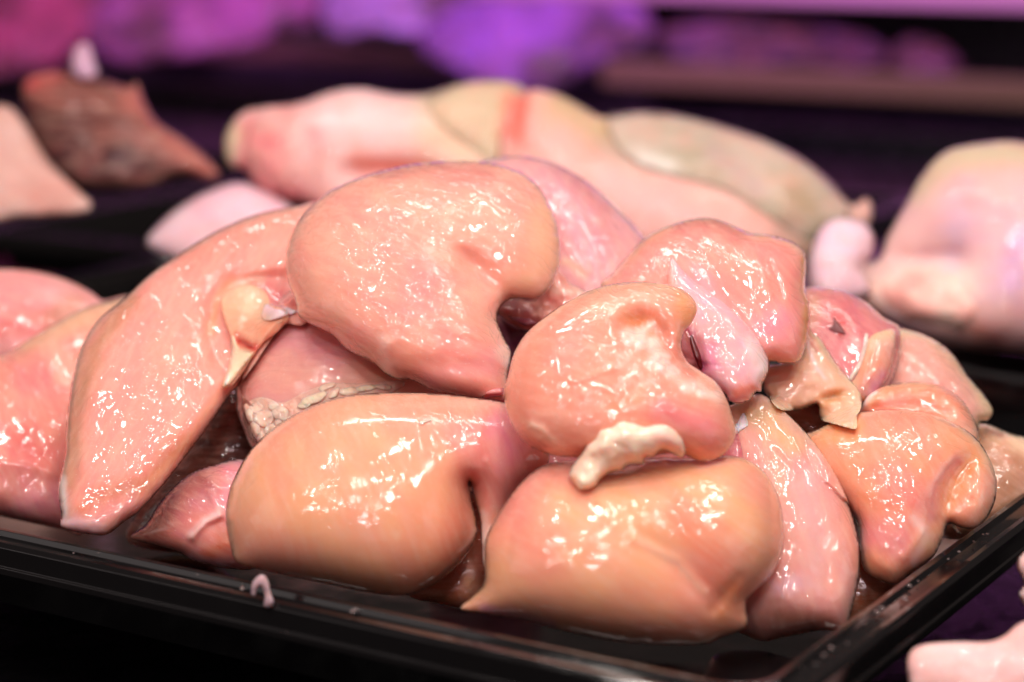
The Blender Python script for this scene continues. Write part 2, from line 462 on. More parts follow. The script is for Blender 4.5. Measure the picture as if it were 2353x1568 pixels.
def tray(loc_ab, w, l, label, z=0.0, mat=None, rads=0.012, depth=0.026):
    V, Fc = tray_mesh(w, l, rads, depth)
    o = mesh_obj('display_tray', V, Fc, mat or MAT['black_plastic'], loc=place(*loc_ab, z), rotz=YAW)
    me = o.data; me.polygons.foreach_set('use_smooth', [len(p.vertices) == 4 for p in me.polygons])
    bv = o.modifiers.new('bevel', 'BEVEL'); bv.width = 0.0006; bv.segments = 2; bv.limit_method = 'ANGLE'; bv.angle_limit = math.radians(25)
    try: me.set_sharp_from_angle(angle=math.radians(30))
    except Exception: pass
    o['label'] = label; o['category'] = 'tray'
    return o
def abbox(name, a0, a1, b0, b1, z0, z1, mat, parent=None, rnd=0.002):
    V = [(a, b, z) for a in (a0, a1) for b in (b0, b1) for z in (z0, z1)]
    Fc = [(0, 1, 3, 2), (4, 6, 7, 5), (0, 4, 5, 1), (2, 3, 7, 6), (0, 2, 6, 4), (1, 5, 7, 3)]
    o = mesh_obj(name, V, Fc, mat, loc=CORNER, rotz=YAW)
    bv = o.modifiers.new('bevel', 'BEVEL'); bv.width = rnd; bv.segments = 3
    if parent: o.parent = parent; o.location = (0, 0, 0); o.rotation_euler = (0, 0, 0)
    return o

# ================================================================ THE COUNTER AND TRAYS
V = [(-3, -1.5, 0), (3, -1.5, 0), (3, 4, 0), (-3, 4, 0)]
o = mesh_obj('counter_deck', V, [(0, 1, 2, 3)], MAT['case_black'], loc=(0, 0, -0.075)); o['kind'] = 'structure'

LT = b_back-0.004
tray((0, 0), 0.62, LT, 'long black plastic tray under the central pile of raw chicken breasts')
al, bl_ = to_ab(ground(np.array(300.0), np.array(452.0)))
tray((al+0.50, LT+0.034), 0.47, 0.46, 'black tray behind the pile holding whole chickens')
tray((al-0.005, LT+0.034), 0.40, 0.40, 'black tray at the upper left holding dark red meat')
tray((0.42, -0.10), 0.35, 0.40, 'black tray at the lower right edge with pale wing pieces', z=-0.012)
print('left rim a', al, bl_)


# ================================================================ THE BACK OF THE CASE
BB = b_back + 1.55
def band(name, xa, xb, yt, yb, b, thick, mat, label=None, cat=None, kind=None, rnd=0.004):
    xm = 0.5*(xa+xb); a0 = px_on_b(xa, yt, b)[0]; a1 = px_on_b(xb, yt, b)[0]
    z1 = px_on_b(xm, yt, b)[1]; z0 = px_on_b(xm, yb, b)[1]
    o = abbox(name, a0, a1, b, b+thick, z0, z1, mat, rnd=rnd)
    if kind: o['kind'] = kind
    else: o['label'] = label; o['category'] = cat
    return o
def painted_reflection_mat():
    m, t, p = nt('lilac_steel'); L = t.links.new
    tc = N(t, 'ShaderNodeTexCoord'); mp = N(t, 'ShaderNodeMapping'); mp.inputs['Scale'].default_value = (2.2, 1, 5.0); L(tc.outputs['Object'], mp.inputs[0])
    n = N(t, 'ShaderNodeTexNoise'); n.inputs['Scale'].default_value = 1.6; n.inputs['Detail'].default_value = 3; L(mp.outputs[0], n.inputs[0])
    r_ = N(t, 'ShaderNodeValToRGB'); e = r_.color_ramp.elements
    e[0].position, e[0].color = 0.40, (0.05, 0.02, 0.08, 1); e[1].position, e[1].color = 0.58, (0.55, 0.30, 0.62, 1)  # dark to lilac blotches painted as blurred reflections in the steel
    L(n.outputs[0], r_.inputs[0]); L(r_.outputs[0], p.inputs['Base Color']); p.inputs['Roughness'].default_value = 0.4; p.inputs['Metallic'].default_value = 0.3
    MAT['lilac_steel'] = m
painted_reflection_mat()
band('back_wall', -1500, 3600, -900, 700, BB+0.30, 0.05, MAT['dark_panel'], kind='structure')
band('back_panel', -1500, 1500, -700, 128, BB+0.25, 0.02, MAT['lilac_steel'], 'violet lit steel panel with painted blotchy reflections at the back of the case, upper left', 'back panel')
band('rear_shelf', -900, 3600, 262, 330, BB-0.25, 0.45, MAT['case_black'], kind='structure')
band('price_rail', 1380, 2700, 168, 232, BB-0.27, 0.012, MAT['mauve_metal'], 'blurred mauve price rail running along the dark rear shelf at right', 'price rail')
band('price_rail', 420, 1370, 112, 158, BB-0.10, 0.012, MAT['mauve_metal'], 'dim brown price rail along the back behind the whole chickens', 'price rail')
band('shelf_edge', -1500, 2900, -420, -24, BB-0.02, 0.06, MAT['pink_panel'], 'blurred pink lit shelf edge across the top right corner, unseen part added for reflections', 'shelf edge')  # unseen height and left run added so the tray rims reflect pink

GB = 'blurred meat pieces under purple light at the back'  # purple of the case light is also put into these meat colours
def backmeat(outline, d, col, label, **kw):
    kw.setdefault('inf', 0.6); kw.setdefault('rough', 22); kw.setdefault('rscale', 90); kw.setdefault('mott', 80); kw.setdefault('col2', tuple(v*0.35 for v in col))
    return flesh('meat_cut', outline, d, tilt=(0, 0.6), col=col, mat=MAT['skin'], label=label, cat='meat cut', group=GB, step=12, buf=False, **kw)
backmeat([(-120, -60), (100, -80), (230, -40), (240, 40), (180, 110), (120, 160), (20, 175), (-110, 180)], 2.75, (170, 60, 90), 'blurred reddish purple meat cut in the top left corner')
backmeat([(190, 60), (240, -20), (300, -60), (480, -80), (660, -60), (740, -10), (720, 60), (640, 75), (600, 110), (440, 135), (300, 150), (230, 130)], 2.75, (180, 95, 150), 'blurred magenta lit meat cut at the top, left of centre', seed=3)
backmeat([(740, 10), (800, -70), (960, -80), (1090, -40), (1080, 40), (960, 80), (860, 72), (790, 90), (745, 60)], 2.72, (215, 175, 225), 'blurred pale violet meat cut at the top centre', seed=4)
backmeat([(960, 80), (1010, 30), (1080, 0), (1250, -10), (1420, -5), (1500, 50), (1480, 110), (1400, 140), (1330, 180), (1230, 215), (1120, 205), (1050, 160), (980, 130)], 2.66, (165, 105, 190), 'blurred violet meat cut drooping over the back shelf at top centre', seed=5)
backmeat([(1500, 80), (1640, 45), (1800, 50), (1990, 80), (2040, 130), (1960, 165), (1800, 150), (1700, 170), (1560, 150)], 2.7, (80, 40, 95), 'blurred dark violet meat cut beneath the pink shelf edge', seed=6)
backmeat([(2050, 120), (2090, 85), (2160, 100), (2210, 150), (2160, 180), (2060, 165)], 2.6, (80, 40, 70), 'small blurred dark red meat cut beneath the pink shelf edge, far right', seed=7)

# ================================================================ MEAT IN THE TRAYS BEHIND
ZB[:] = FARD
RED, DKR, PNK, SAL, ORG, PAL, WHT, LIL = (215, 90, 75), (170, 20, 35), (236, 150, 140), (238, 150, 120), (236, 150, 92), (240, 190, 160), (250, 222, 195), (228, 165, 175)
YEL, OLV = (232, 205, 160), (205, 190, 140)
BGK = dict(step=8, mat=MAT['skin'], smooth=True, tmin=0.008, er=3)
flesh('meat_cut', [(-120, 300), (-40, 250), (20, 245), (60, 290), (110, 370), (170, 430), (210, 470), (180, 490), (60, 500), (-100, 505)], 1.16, inf=0.6, col=(225, 185, 165), col2=(205, 150, 130), label='blurred pale skinned meat piece beside the dark red piece at far left', cat='meat cut', seed=31, **BGK)
dm = flesh('dark_meat_cut', [(55, 250), (50, 200), (80, 170), (150, 165), (230, 180), (290, 200), (315, 190), (330, 230), (360, 280), (420, 320), (470, 360), (505, 400), (480, 415), (420, 405), (350, 430), (260, 440), (180, 430), (120, 380), (75, 320)], 1.22, tilt=(0.1, 0.7), inf=0.55, rough=12, col=(92, 36, 34), col2=(60, 20, 24), mott=60,
      paint=[([(70, 190), (120, 175)], 24, (225, 80, 80), .8), ([(300, 200), (330, 250), (400, 330), (480, 390)], 34, (195, 108, 92), .8), ([(120, 200), (230, 230)], 40, (125, 60, 52), .7), ([(150, 360), (300, 400)], 60, (60, 16, 34), .7)], bumps=[([(290, 200), (340, 290), (470, 390)], 22, 14)],
      label='blurred dark red brown meat piece with pointed top at left', cat='meat cut', seed=32, **BGK)
flesh('bone_tip', [(168, 170), (165, 135), (172, 110), (190, 98), (208, 108), (214, 135), (225, 170), (195, 185)], 1.24, inf=0.9, col=(205, 165, 185), rough=1, step=8, mat=MAT['skin'], parent=dm, seed=33, buf=False)
# whole chickens
SK = dict(rough=6, rscale=120)
ck1 = flesh('whole_chicken', [(515, 350), (520, 300), (560, 255), (610, 245), (690, 235), (760, 210), (830, 203), (900, 215), (980, 215), (1060, 192), (1130, 183), (1190, 192), (1230, 240), (1220, 330), (1190, 420), (1150, 520), (1000, 600), (850, 600), (720, 480), (640, 460), (590, 430), (560, 390), (530, 385)], 1.15,
      tilt=(0.05, 0.6), inf=0.8, col=(238, 185, 170), col2=(236, 165, 150), mott=80,
      paint=[([(540, 300), (525, 350)], 24, (205, 200, 150), .9), ([(1000, 225), (1100, 200), (1170, 220), (1130, 300)], 55, (190, 175, 135), 1), ([(580, 300), (580, 370), (640, 430), (680, 450)], 34, (215, 90, 92), .9), ([(650, 440), (700, 470)], 20, (120, 20, 50), .7), ([(714, 300), (730, 308)], 12, (190, 60, 80), .8), ([(830, 370), (900, 380), (960, 385)], 26, (225, 105, 80), .9), ([(1000, 300), (1060, 330)], 60, (240, 210, 160), .7), ([(750, 260), (900, 280)], 60, (248, 218, 205), .7)],
      creases=[([(560, 290), (600, 300)], 12, .5), ([(690, 430), (720, 340)], 14, .3), ([(800, 400), (1000, 400)], 14, .6)],
      label='whole raw chicken with red bruised patches behind the pile, left of centre', cat='whole chicken', seed=41, group='whole chickens in the rear tray', **SK, **BGK)
ck1.data.name = 'whole_chicken'
flesh('wing', [(985, 245), (1020, 210), (1060, 193), (1130, 184), (1180, 195), (1200, 250), (1185, 330), (1140, 375), (1080, 345), (1020, 300)], 1.1, drape=True, er=3, inf=.35, rough=3, rscale=50, col=(205, 188, 145), col2=(225, 190, 150), step=8, mat=MAT['skin'], parent=ck1, seed=85, lift=-.003, paint=[([(1170, 230), (1165, 310)], 18, (225, 110, 85), .8)])
flesh('wing', [(570, 300), (600, 285), (650, 300), (690, 350), (700, 420), (690, 470), (640, 445), (590, 420), (565, 370)], 1.1, drape=True, er=3, inf=.3, rough=6, rscale=40, col=(228, 130, 125), col2=(240, 175, 155), mott=40, step=8, mat=MAT['skin'], parent=ck1, seed=86, lift=-.003, paint=[([(680, 455)], 18, (130, 30, 60), .8)])
flesh('leg', [(335, 560), (360, 520), (420, 470), (500, 430), (560, 420), (620, 440), (665, 470), (700, 520), (700, 600), (600, 640), (450, 620), (380, 590)], 1.12, tilt=(0, 0.7), inf=0.6, col=(240, 190, 195), col2=(240, 205, 200), rough=3, seed=42, parent=ck1, **BGK)
ck2 = flesh('whole_chicken', [(1150, 330), (1160, 270), (1185, 225), (1230, 205), (1290, 220), (1345, 250), (1390, 270), (1450, 258), (1540, 262), (1640, 285), (1750, 320), (1840, 365), (1910, 420), (1955, 470), (1990, 455), (2005, 480), (1995, 520), (1960, 540), (1920, 590), (1860, 620), (1700, 640), (1500, 640), (1350, 560), (1200, 480), (1160, 400)], 1.13,
      tilt=(-0.05, 0.7), inf=0.85, col=(238, 170, 150), col2=(238, 185, 165), mott=90,
      paint=[([(1420, 300), (1600, 320), (1750, 380), (1880, 470), (1900, 540)], 80, (172, 158, 125), 1.0), ([(1290, 240), (1380, 290)], 40, (205, 175, 125), .9), ([(1195, 235), (1180, 300)], 24, (228, 95, 72), .9), ([(1480, 360), (1540, 375)], 22, (225, 225, 200), .6), ([(1650, 350), (1720, 420)], 24, (190, 160, 145), .6), ([(1850, 450)], 40, (180, 150, 105), .6), ([(1400, 420), (1600, 520)], 45, (244, 190, 175), .8)],
      creases=[([(1390, 275), (1340, 330)], 20, .5), ([(1500, 330), (1650, 330), (1760, 380)], 16, .25)],
      label='large whole raw chicken with grey green skinned back behind the pile, right of centre', cat='whole chicken', seed=43, group='whole chickens in the rear tray', **SK, **BGK)
flesh('skin_fold', [(1395, 275), (1450, 262), (1540, 266), (1640, 288), (1750, 324), (1840, 370), (1905, 425), (1950, 480), (1940, 540), (1860, 560), (1770, 500), (1650, 430), (1520, 400), (1430, 350)], 1.1, drape=True, er=4, inf=.28, rough=5, rscale=70, col=(176, 162, 130), col2=(205, 185, 158), mott=60, step=8, mat=MAT['skin'], parent=ck2, seed=88, lift=-.003, paint=[([(1480, 365), (1540, 380)], 20, (230, 228, 205), .7), ([(1640, 350), (1740, 430)], 22, (190, 160, 145), .7), ([(1830, 440), (1860, 480)], 34, (165, 138, 95), .7)])
ck3 = flesh('whole_chicken', [(2010, 600), (2040, 540), (2080, 470), (2120, 400), (2170, 350), (2230, 333), (2330, 325), (2440, 350), (2520, 440), (2550, 580), (2500, 730), (2400, 810), (2300, 810), (2200, 800), (2120, 780), (2040, 740), (1960, 700), (1880, 680), (1850, 650), (1860, 610), (1920, 600)], 1.02,
      tilt=(-0.05, 0.6), inf=0.9, creases=[([(1990, 640), (2060, 600), (2200, 590)], 16, .5)], col=(240, 190, 175), col2=(225, 170, 170), mott=110,
      paint=[([(2100, 430), (2180, 360), (2350, 350)], 45, (205, 190, 145), .9), ([(2200, 500), (2180, 650)], 30, (215, 180, 195), .6), ([(2340, 560), (2320, 650)], 40, (205, 160, 195), .8), ([(2100, 690), (2180, 720), (2260, 770)], 26, (235, 150, 125), .8), ([(2000, 660), (2200, 650)], 45, (250, 225, 195), .8), ([(2290, 780)], 28, (225, 120, 105), .6)],  # lilac and pink strokes put shading into the skin colour
      bumps=[([(2100, 700)], 24, 8), ([(2200, 730)], 24, 9), ([(2060, 640)], 30, 8)], rough=5, rscale=110,
      label='whole raw chicken cut off by the right edge, behind the pile', cat='whole chicken', seed=44, group='whole chickens in the rear tray', **BGK)
flesh('leg', [(1855, 640), (1862, 580), (1880, 530), (1905, 505), (1940, 500), (1985, 512), (2008, 540), (2005, 580), (1985, 620), (2000, 670), (1950, 700), (1880, 690)], 1.0, tilt=(0, .6), inf=0.75, col=(238, 195, 205), col2=(240, 210, 205), rough=2, seed=45, parent=ck3, **BGK)
flesh('thigh', [(1985, 650), (2030, 615), (2110, 600), (2190, 610), (2260, 660), (2280, 740), (2200, 775), (2110, 760), (2030, 715)], 1.0, drape=True, inf=.35, rough=6, rscale=40, col=(246, 212, 185), col2=(238, 170, 150), mott=40, step=8, mat=MAT['skin'], parent=ck3, seed=89, lift=-.003)
# pale pieces in the tray at the lower right
ZB[:] = FARD
flesh('wing_piece', [(2085, 1530), (2095, 1495), (2130, 1480), (2200, 1475), (2270, 1475), (2310, 1460), (2350, 1430), (2450, 1400), (2470, 1500), (2450, 1640), (2300, 1660), (2150, 1650), (2100, 1600)], 0.625, tilt=(0, .5), inf=0.5, col=(245, 205, 190), col2=(240, 180, 165), rough=5, mat=MAT['skin'], step=8,
      label='pale pink wing piece in the bottom right corner', cat='chicken wing', seed=46, group='wing pieces in the lower right tray', er=3)
flesh('wing_piece', [(2335, 1300), (2350, 1270), (2400, 1240), (2450, 1260), (2440, 1420), (2380, 1420), (2340, 1370), (2352, 1340)], 0.675, tilt=(0, .5), inf=0.6, col=(245, 205, 190), rough=3, mat=MAT['skin'], step=8,
      label='sliver of a pale wing piece at the right edge above the corner piece', cat='chicken wing', seed=47, group='wing pieces in the lower right tray', er=3)

# ================================================================ THE PILE OF CHICKEN BREASTS
ZB[:] = FARD
GP = 'raw chicken breasts heaped in the front tray'
MEMB = ((244, 190, 160), 10, 0.3)
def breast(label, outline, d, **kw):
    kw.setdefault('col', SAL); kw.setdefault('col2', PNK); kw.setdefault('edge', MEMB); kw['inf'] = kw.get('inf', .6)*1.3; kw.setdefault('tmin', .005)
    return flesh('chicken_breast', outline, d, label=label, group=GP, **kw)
# --- hidden heart of the heap
# (each rear piece reaches in under the next one)
W_ = breast('out of focus breast at the far left edge, behind the leftmost one', [(-175, 720), (-140, 660), (-50, 624), (10, 618), (70, 622), (130, 635), (180, 655), (215, 675), (240, 690), (300, 680), (330, 720), (250, 790), (150, 830), (0, 850), (-100, 830)], 0.93,
      tilt=(0, .8), inf=.7, col=(236, 165, 155), paint=[([(0, 760), (60, 745), (110, 735)], 28, (215, 90, 80), .7), ([(170, 700), (120, 730)], 30, (190, 125, 90), .7)], seed=1, fib=20)
U_ = breast('leftmost breast cut off by the left edge of the frame', [(-180, 1000), (-150, 900), (-60, 838), (20, 808), (80, 770), (140, 735), (200, 705), (270, 688), (330, 670), (380, 720), (330, 850), (260, 1000), (220, 1120), (190, 1225), (145, 1217), (80, 1204), (0, 1186), (-90, 1160), (-160, 1090)], 0.835,
      tilt=(.25, .8), inf=.5, col=(238, 148, 122), col2=(236, 130, 120), seed=2, fib=60, mat=MAT['wet_flesh'], paint=[([(60, 1010), (100, 1040)], 30, (225, 95, 80), .6), ([(60, 790), (180, 730), (280, 690)], 30, (240, 190, 140), .7), ([(120, 800), (160, 870)], 30, (235, 185, 150), .5), ([(60, 1160), (140, 1150)], 40, (232, 150, 160), .6)],
      bumps=[([(30, 820), (110, 830), (150, 880)], 16, 7), ([(0, 1060), (60, 1065), (120, 1085)], 20, 9), ([(60, 1120)], 40, -6)])
B_ = breast('pale lilac breast with thin veils, behind the top centre one', [(1060, 420), (1100, 375), (1180, 358), (1245, 366), (1300, 388), (1360, 425), (1420, 480), (1480, 545), (1500, 600), (1490, 680), (1420, 720), (1300, 740), (1200, 720), (1150, 600)], 0.845,
      tilt=(.1, 1.0), inf=.5, col=(228, 158, 150), col2=(222, 148, 150), seed=3, fib=65, paint=[([(1240, 450), (1280, 520), (1290, 600)], 20, (205, 130, 125), .7), ([(1290, 380), (1380, 480), (1400, 580)], 18, (205, 125, 120), .6), ([(1300, 600), (1340, 630)], 14, (240, 195, 140), .5)],
      bumps=[([(1270, 400), (1330, 480), (1370, 600)], 16, 6), ([(1390, 450), (1440, 540)], 12, -5), ([(1300, 570), (1350, 625)], 8, 5)])
G_ = breast('dark pink breast with a blood spot, right of the upper right one', [(1800, 700), (1850, 662), (1890, 660), (1940, 668), (1990, 695), (2030, 730), (2070, 760), (2060, 850), (2020, 920), (1960, 930), (1860, 900), (1800, 800)], 0.80,
      tilt=(0, .9), inf=.55, col=(222, 128, 120), col2=(210, 115, 115), seed=4, fib=40, paint=[([(1924, 742), (1934, 768)], 13, (165, 0, 15), 1), ([(1915, 725), (1940, 740)], 14, (210, 60, 60), .7), ([(1870, 690), (1860, 740)], 20, (220, 165, 130), .7)],
      bumps=[([(1890, 690), (1930, 700), (1975, 760)], 10, 5)])
flesh('blood_clot', [(1915, 726), (1922, 737), (1931, 746), (1944, 769), (1930, 766), (1915, 764), (1905, 755), (1914, 745)], .8, drape=True, inf=.1, rough=.3, col=(120, 0, 18), mat=MAT['blood'], parent=G_, step=2, seed=83, buf=False)
H_ = breast('thin skinned breast at right behind the folded one, its corner hanging out', [(1940, 900), (1965, 870), (1985, 820), (2000, 775), (2040, 757), (2080, 757), (2140, 778), (2190, 815), (2225, 865), (2260, 905), (2282, 942), (2272, 965), (2250, 972), (2250, 1020), (2200, 1060), (2050, 1040), (1960, 990)], 0.80,
      tilt=(-.05, .8), inf=.45, col=(234, 160, 140), col2=(225, 165, 140), seed=5, fib=50, edge=((232, 200, 145), 20, .75),
      paint=[([(2010, 830), (1990, 860)], 30, (225, 130, 90), .7), ([(2030, 870), (2010, 900)], 20, (200, 130, 150), .8), ([(2150, 800), (2220, 900)], 22, (190, 130, 110), .35)],
      bumps=[([(2060, 800), (2130, 850), (2160, 880)], 12, 6), ([(1985, 780), (1985, 830), (1962, 880)], 7, 9), ([(2005, 905), (2050, 870)], 12, -8)])
flesh('membrane', VR([(1040, 600), (1066, 630), (1052, 740), (1022, 845), (965, 945), (920, 1008), (898, 985), (935, 915), (980, 840), (1010, 740), (1024, 660)]), 0.8, drape=True, inf=.35, rough=0, col=(248, 205, 180), mat=MAT['fat'], parent=H_, step=2, seed=6, buf=False)
K_ = breast('brownish translucent breast edge at the far right above the tray wall', [(2180, 990), (2230, 972), (2270, 975), (2320, 995), (2400, 1020), (2440, 1080), (2380, 1160), (2300, 1205), (2230, 1240), (2150, 1220), (2160, 1080)], 0.795,
      tilt=(0, .7), inf=.45, col=(185, 130, 95), col2=(200, 150, 110), seed=7, fib=35, edge=((235, 190, 140), 22, .8), paint=[([(2290, 990), (2380, 1040)], 16, (245, 205, 160), .8), ([(2270, 990), (2300, 1000)], 8, (120, 50, 45), .7)])
C_ = flesh('chicken_breast', V5([(1540, 900), (1570, 850), (1640, 830), (1740, 830), (1800, 760), (1850, 690), (1890, 700), (1950, 760), (2010, 790), (2100, 800), (2090, 880), (1990, 950), (1850, 980), (1760, 1000), (1690, 1000), (1600, 960)]), 0.80, tilt=(0, .8), inf=.5, rough=9, rscale=26, ragged=4,
      col=(236, 158, 135), col2=(225, 120, 105), mott=40, label='ragged pink end of a breast wedged between the top centre and middle right ones', group=GP, seed=8, paint=[([(740+20, 700)], 10, PAL, .1), (V5([(1600, 860), (1700, 900)]), 20, (190, 95, 105), .7), (V5([(1850, 780), (2000, 800)]), 12, (250, 205, 175), .7)],
      bumps=[(V5([(1580, 880), (1700, 930), (1800, 870)]), 12, 10), (V5([(1640, 850), (1740, 880)]), 8, -10)])
# pieces coloured dark for the shade deep in the gaps
Z_ = breast('filler piece coloured dark for the shade in the gap below the top centre breast', [(1080, 660), (1150, 720), (1230, 740), (1250, 800), (1240, 960), (1150, 980), (1000, 960), (980, 860), (1020, 760)], 0.86, tilt=(0, .4), inf=.4, col=(150, 75, 105), col2=(130, 60, 80), edge=None, seed=9)  # fills a cavity, its shade put into the dark colour
Q_ = breast('striated pale breast with fat nodules, under the top centre one', [(540, 900), (548, 860), (575, 800), (620, 740), (640, 690), (700, 660), (800, 700), (900, 780), (1000, 850), (1080, 900), (1120, 950), (1000, 1000), (850, 1020), (700, 1060), (620, 1050), (578, 1030), (558, 985), (543, 945)], 0.775,
      tilt=(-.15, .75), inf=.5, col=(232, 165, 140), col2=(228, 150, 140), seed=10, fib=4, rough=2, paint=[([(690, 770), (760, 800)], 50, (232, 155, 155), .7), ([(880, 860), (960, 890)], 40, (215, 150, 110), .6), ([(560, 900), (570, 980)], 20, (220, 140, 120), .5)],
      bumps=[([(640, 770), (750, 820), (850, 850)], 30, 5), ([(700, 835), (790, 822), (850, 838)], 9, 5), ([(700, 890), (850, 870)], 14, -5)])
Y_ = breast('deep piece coloured dark brown for its shade in the gap left of the front centre breast', [(290, 1240), (330, 1150), (420, 1040), (500, 930), (540, 900), (600, 960), (620, 1060), (560, 1150), (480, 1260), (380, 1270)], 0.80, tilt=(0, .3), inf=.3, col=(110, 62, 45), col2=(95, 50, 40), edge=None, seed=11)  # shadow of the gap is in the dark brown colour
flesh('fat_patch', [(560, 935), (580, 918), (610, 915), (650, 925), (690, 905), (760, 880), (820, 880), (880, 875), (930, 880), (900, 905), (800, 915), (720, 935), (670, 975), (630, 1005), (600, 1022), (580, 1015), (566, 985), (556, 955)], 0.77, drape=True, inf=.10, rough=2.5, rscale=14, ragged=3, col=(248, 186, 156), col2=(240, 165, 138), mott=20, mat=MAT['fat'], parent=Q_, step=2, seed=59)
for i_, (nx_, ny_, rx_, ry_, an_) in enumerate([(606, 962, 19, 17, 0), (643, 949, 19, 16, 20), (588, 938, 14, 12, 10), (584, 990, 13, 17, 20), (602, 1005, 12, 11, 0), (622, 987, 13, 12, 0), (627, 934, 12, 9, 10), (574, 955, 9, 14, 0), (660, 966, 12, 9, 0), (640, 972, 10, 9, 0), (590, 965, 9, 8, 0),
      (722, 916, 30, 11, -22), (752, 889, 20, 7, -25), (768, 903, 14, 8, -40), (802, 900, 20, 9, -10), (838, 893, 26, 8, -8), (700, 930, 16, 8, -15), (880, 890, 18, 6, 5)]):
    th = math.radians(an_); rs_ = np.random.RandomState(i_)
    pts = [(nx_+(rx_*math.cos(a)*math.cos(th)-ry_*math.sin(a)*math.sin(th))*w_*1.22, ny_+(rx_*math.cos(a)*math.sin(th)+ry_*math.sin(a)*math.cos(th))*w_*1.22) for a, w_ in [(k_*math.pi/4, 0.85+0.3*rs_.rand()) for k_ in range(8)]]
    flesh('fat_nodule', pts, 0.77, drape=True, inf=.4, rough=2.0, rscale=9, ragged=2.5, prof=.7, edge=((236, 175, 150), 4, .8), col=(255, 214, 182) if i_ < 11 else (255, 222, 178), col2=(250, 190, 160), mott=30, mat=MAT['fat'], parent=Q_, step=2, seed=60+i_, buf=False)
X_ = breast('small lilac pink breast tip low at left, against the front rim', [(300, 1235), (335, 1205), (370, 1150), (430, 1092), (500, 1065), (560, 1055), (620, 1080), (600, 1200), (590, 1300), (531, 1308), (480, 1300), (440, 1288), (410, 1270), (350, 1252)], 0.745,
      tilt=(0, .6), inf=.5, col=(232, 140, 150), col2=(236, 140, 115), seed=12, fib=30, paint=[([(330, 1230), (380, 1180), (460, 1100)], 45, (140, 75, 60), .85), ([(440, 1230), (470, 1200), (500, 1180)], 12, (250, 205, 190), .8), ([(520, 1240), (480, 1275)], 22, (215, 105, 60), .8), ([(430, 1285), (525, 1303)], 8, (240, 190, 190), .9)],
      bumps=[([(440, 1235), (470, 1200), (505, 1185)], 9, 12), ([(500, 1170), (480, 1130)], 9, 6)])
R_ = breast('big long breast sloping down the left side of the heap', [(140, 1180), (133, 1120), (148, 1050), (152, 980), (165, 880), (185, 800), (225, 735), (280, 690), (345, 630), (420, 578), (500, 530), (590, 492), (680, 474), (740, 470), (790, 560), (760, 680), (700, 745), (655, 745), (620, 785), (590, 830), (545, 890), (530, 905), (490, 965), (430, 1045), (375, 1115), (320, 1175), (285, 1200), (250, 1227), (215, 1230), (143, 1213)], 0.775,
      tilt=(.15, 1.0), inf=.42, col=(243, 165, 138), col2=(240, 152, 132), seed=13, fib=118, mat=MAT['wet_flesh'], rough=2.5, flat=2.0,
      creases=[(VT([(240, 1060), (100, 850), (90, 600), (160, 350), (320, 220), (600, 180), (900, 200)]), 12, .8)],
      bumps=[(VT([(330, 330), (300, 700), (400, 900)]), 46, -22), (VT([(700, 300), (880, 420)]), 22, -16), (VT([(60, 1000), (60, 600), (180, 300), (500, 120), (800, 60)]), 14, 7), ([(280, 900), (330, 800)], 80, 6), ([(200, 1050), (250, 960)], 40, -4), ([(330, 850), (380, 830), (430, 860)], 10, 4), ([(200, 1150), (300, 1130), (400, 1050)], 26, -9), ([(170, 1100), (165, 1000), (190, 870)], 14, -5)],
      paint=[([(160, 1110), (175, 950), (220, 800), (300, 690)], 24, (190, 135, 95), .75), ([(430, 600), (560, 530), (660, 500)], 34, (215, 120, 95), .45), ([(170, 1190), (240, 1140), (330, 1120), (430, 1020)], 28, (190, 105, 60), .75), ([(230, 1190), (300, 1160)], 30, (205, 125, 120), .7), ([(150, 1200), (220, 1215)], 18, (240, 190, 185), .8), ([(143, 1100), (150, 1180)], 8, (250, 215, 195), .9), (VT([(110, 700), (180, 350), (320, 220)]), 12, (240, 150, 90), .6), (VT([(350, 230), (600, 190)]), 18, (248, 190, 150), .5), (VT([(520, 250), (800, 330), (920, 450)]), 10, (215, 90, 70), .8), (VT([(760, 380)]), 34, (215, 105, 110), .8), ([(520, 880), (440, 1000), (350, 1100)], 10, (235, 160, 110), .5)])  # orange brown stroke along the lower right is the shaded side, painted
S_ = flesh('tenderloin', VT([(205, 450), (225, 360), (290, 300), (400, 250), (520, 250), (620, 295), (675, 370), (690, 440), (800, 470), (860, 520), (865, 590), (800, 665), (740, 725), (640, 795), (580, 870), (510, 965), (430, 1085), (360, 1185), (300, 1240), (235, 1255), (222, 1210), (260, 1100), (290, 980), (310, 880), (295, 740), (250, 620)]), 0.77, drape=True, er=5, inf=.55, rough=2, rscale=30,
      col=(250, 196, 150), col2=(244, 170, 128), mott=40, fib=10, mat=MAT['flesh'], parent=R_, seed=14, step=2, paint=[(VT([(400, 340), (560, 380)]), 22, (246, 208, 160), .7), (VT([(740, 560), (640, 700)]), 22, (236, 140, 100), .6), (VT([(370, 780), (460, 830), (540, 870)]), 13, (200, 40, 25), 1), (VT([(420, 800), (500, 850)]), 6, (130, 15, 15), .8)],
      creases=[(VT([(330, 760), (580, 840)]), 6, .6)], bumps=[(VT([(300, 760), (290, 1000), (240, 1220)]), 9, 8), (VT([(560, 640)]), 7, 4), (VT([(810, 600)]), 8, 6)])
flesh('cartilage_tip', VT([(300, 760), (325, 742), (350, 790), (370, 850), (440, 900), (520, 905), (470, 1010), (400, 1110), (310, 1230), (235, 1258), (220, 1210), (262, 1100), (290, 980), (308, 880)]), 0.77, drape=True, inf=.45, rough=.5, col=(252, 225, 180), col2=(250, 212, 165), mat=MAT['fat'], parent=R_, step=2, seed=15, lift=.0008, paint=[(VT([(250, 1130), (240, 1220)]), 10, (252, 238, 215), .8), (VT([(400, 860), (520, 900)]), 6, (225, 95, 50), .7)])
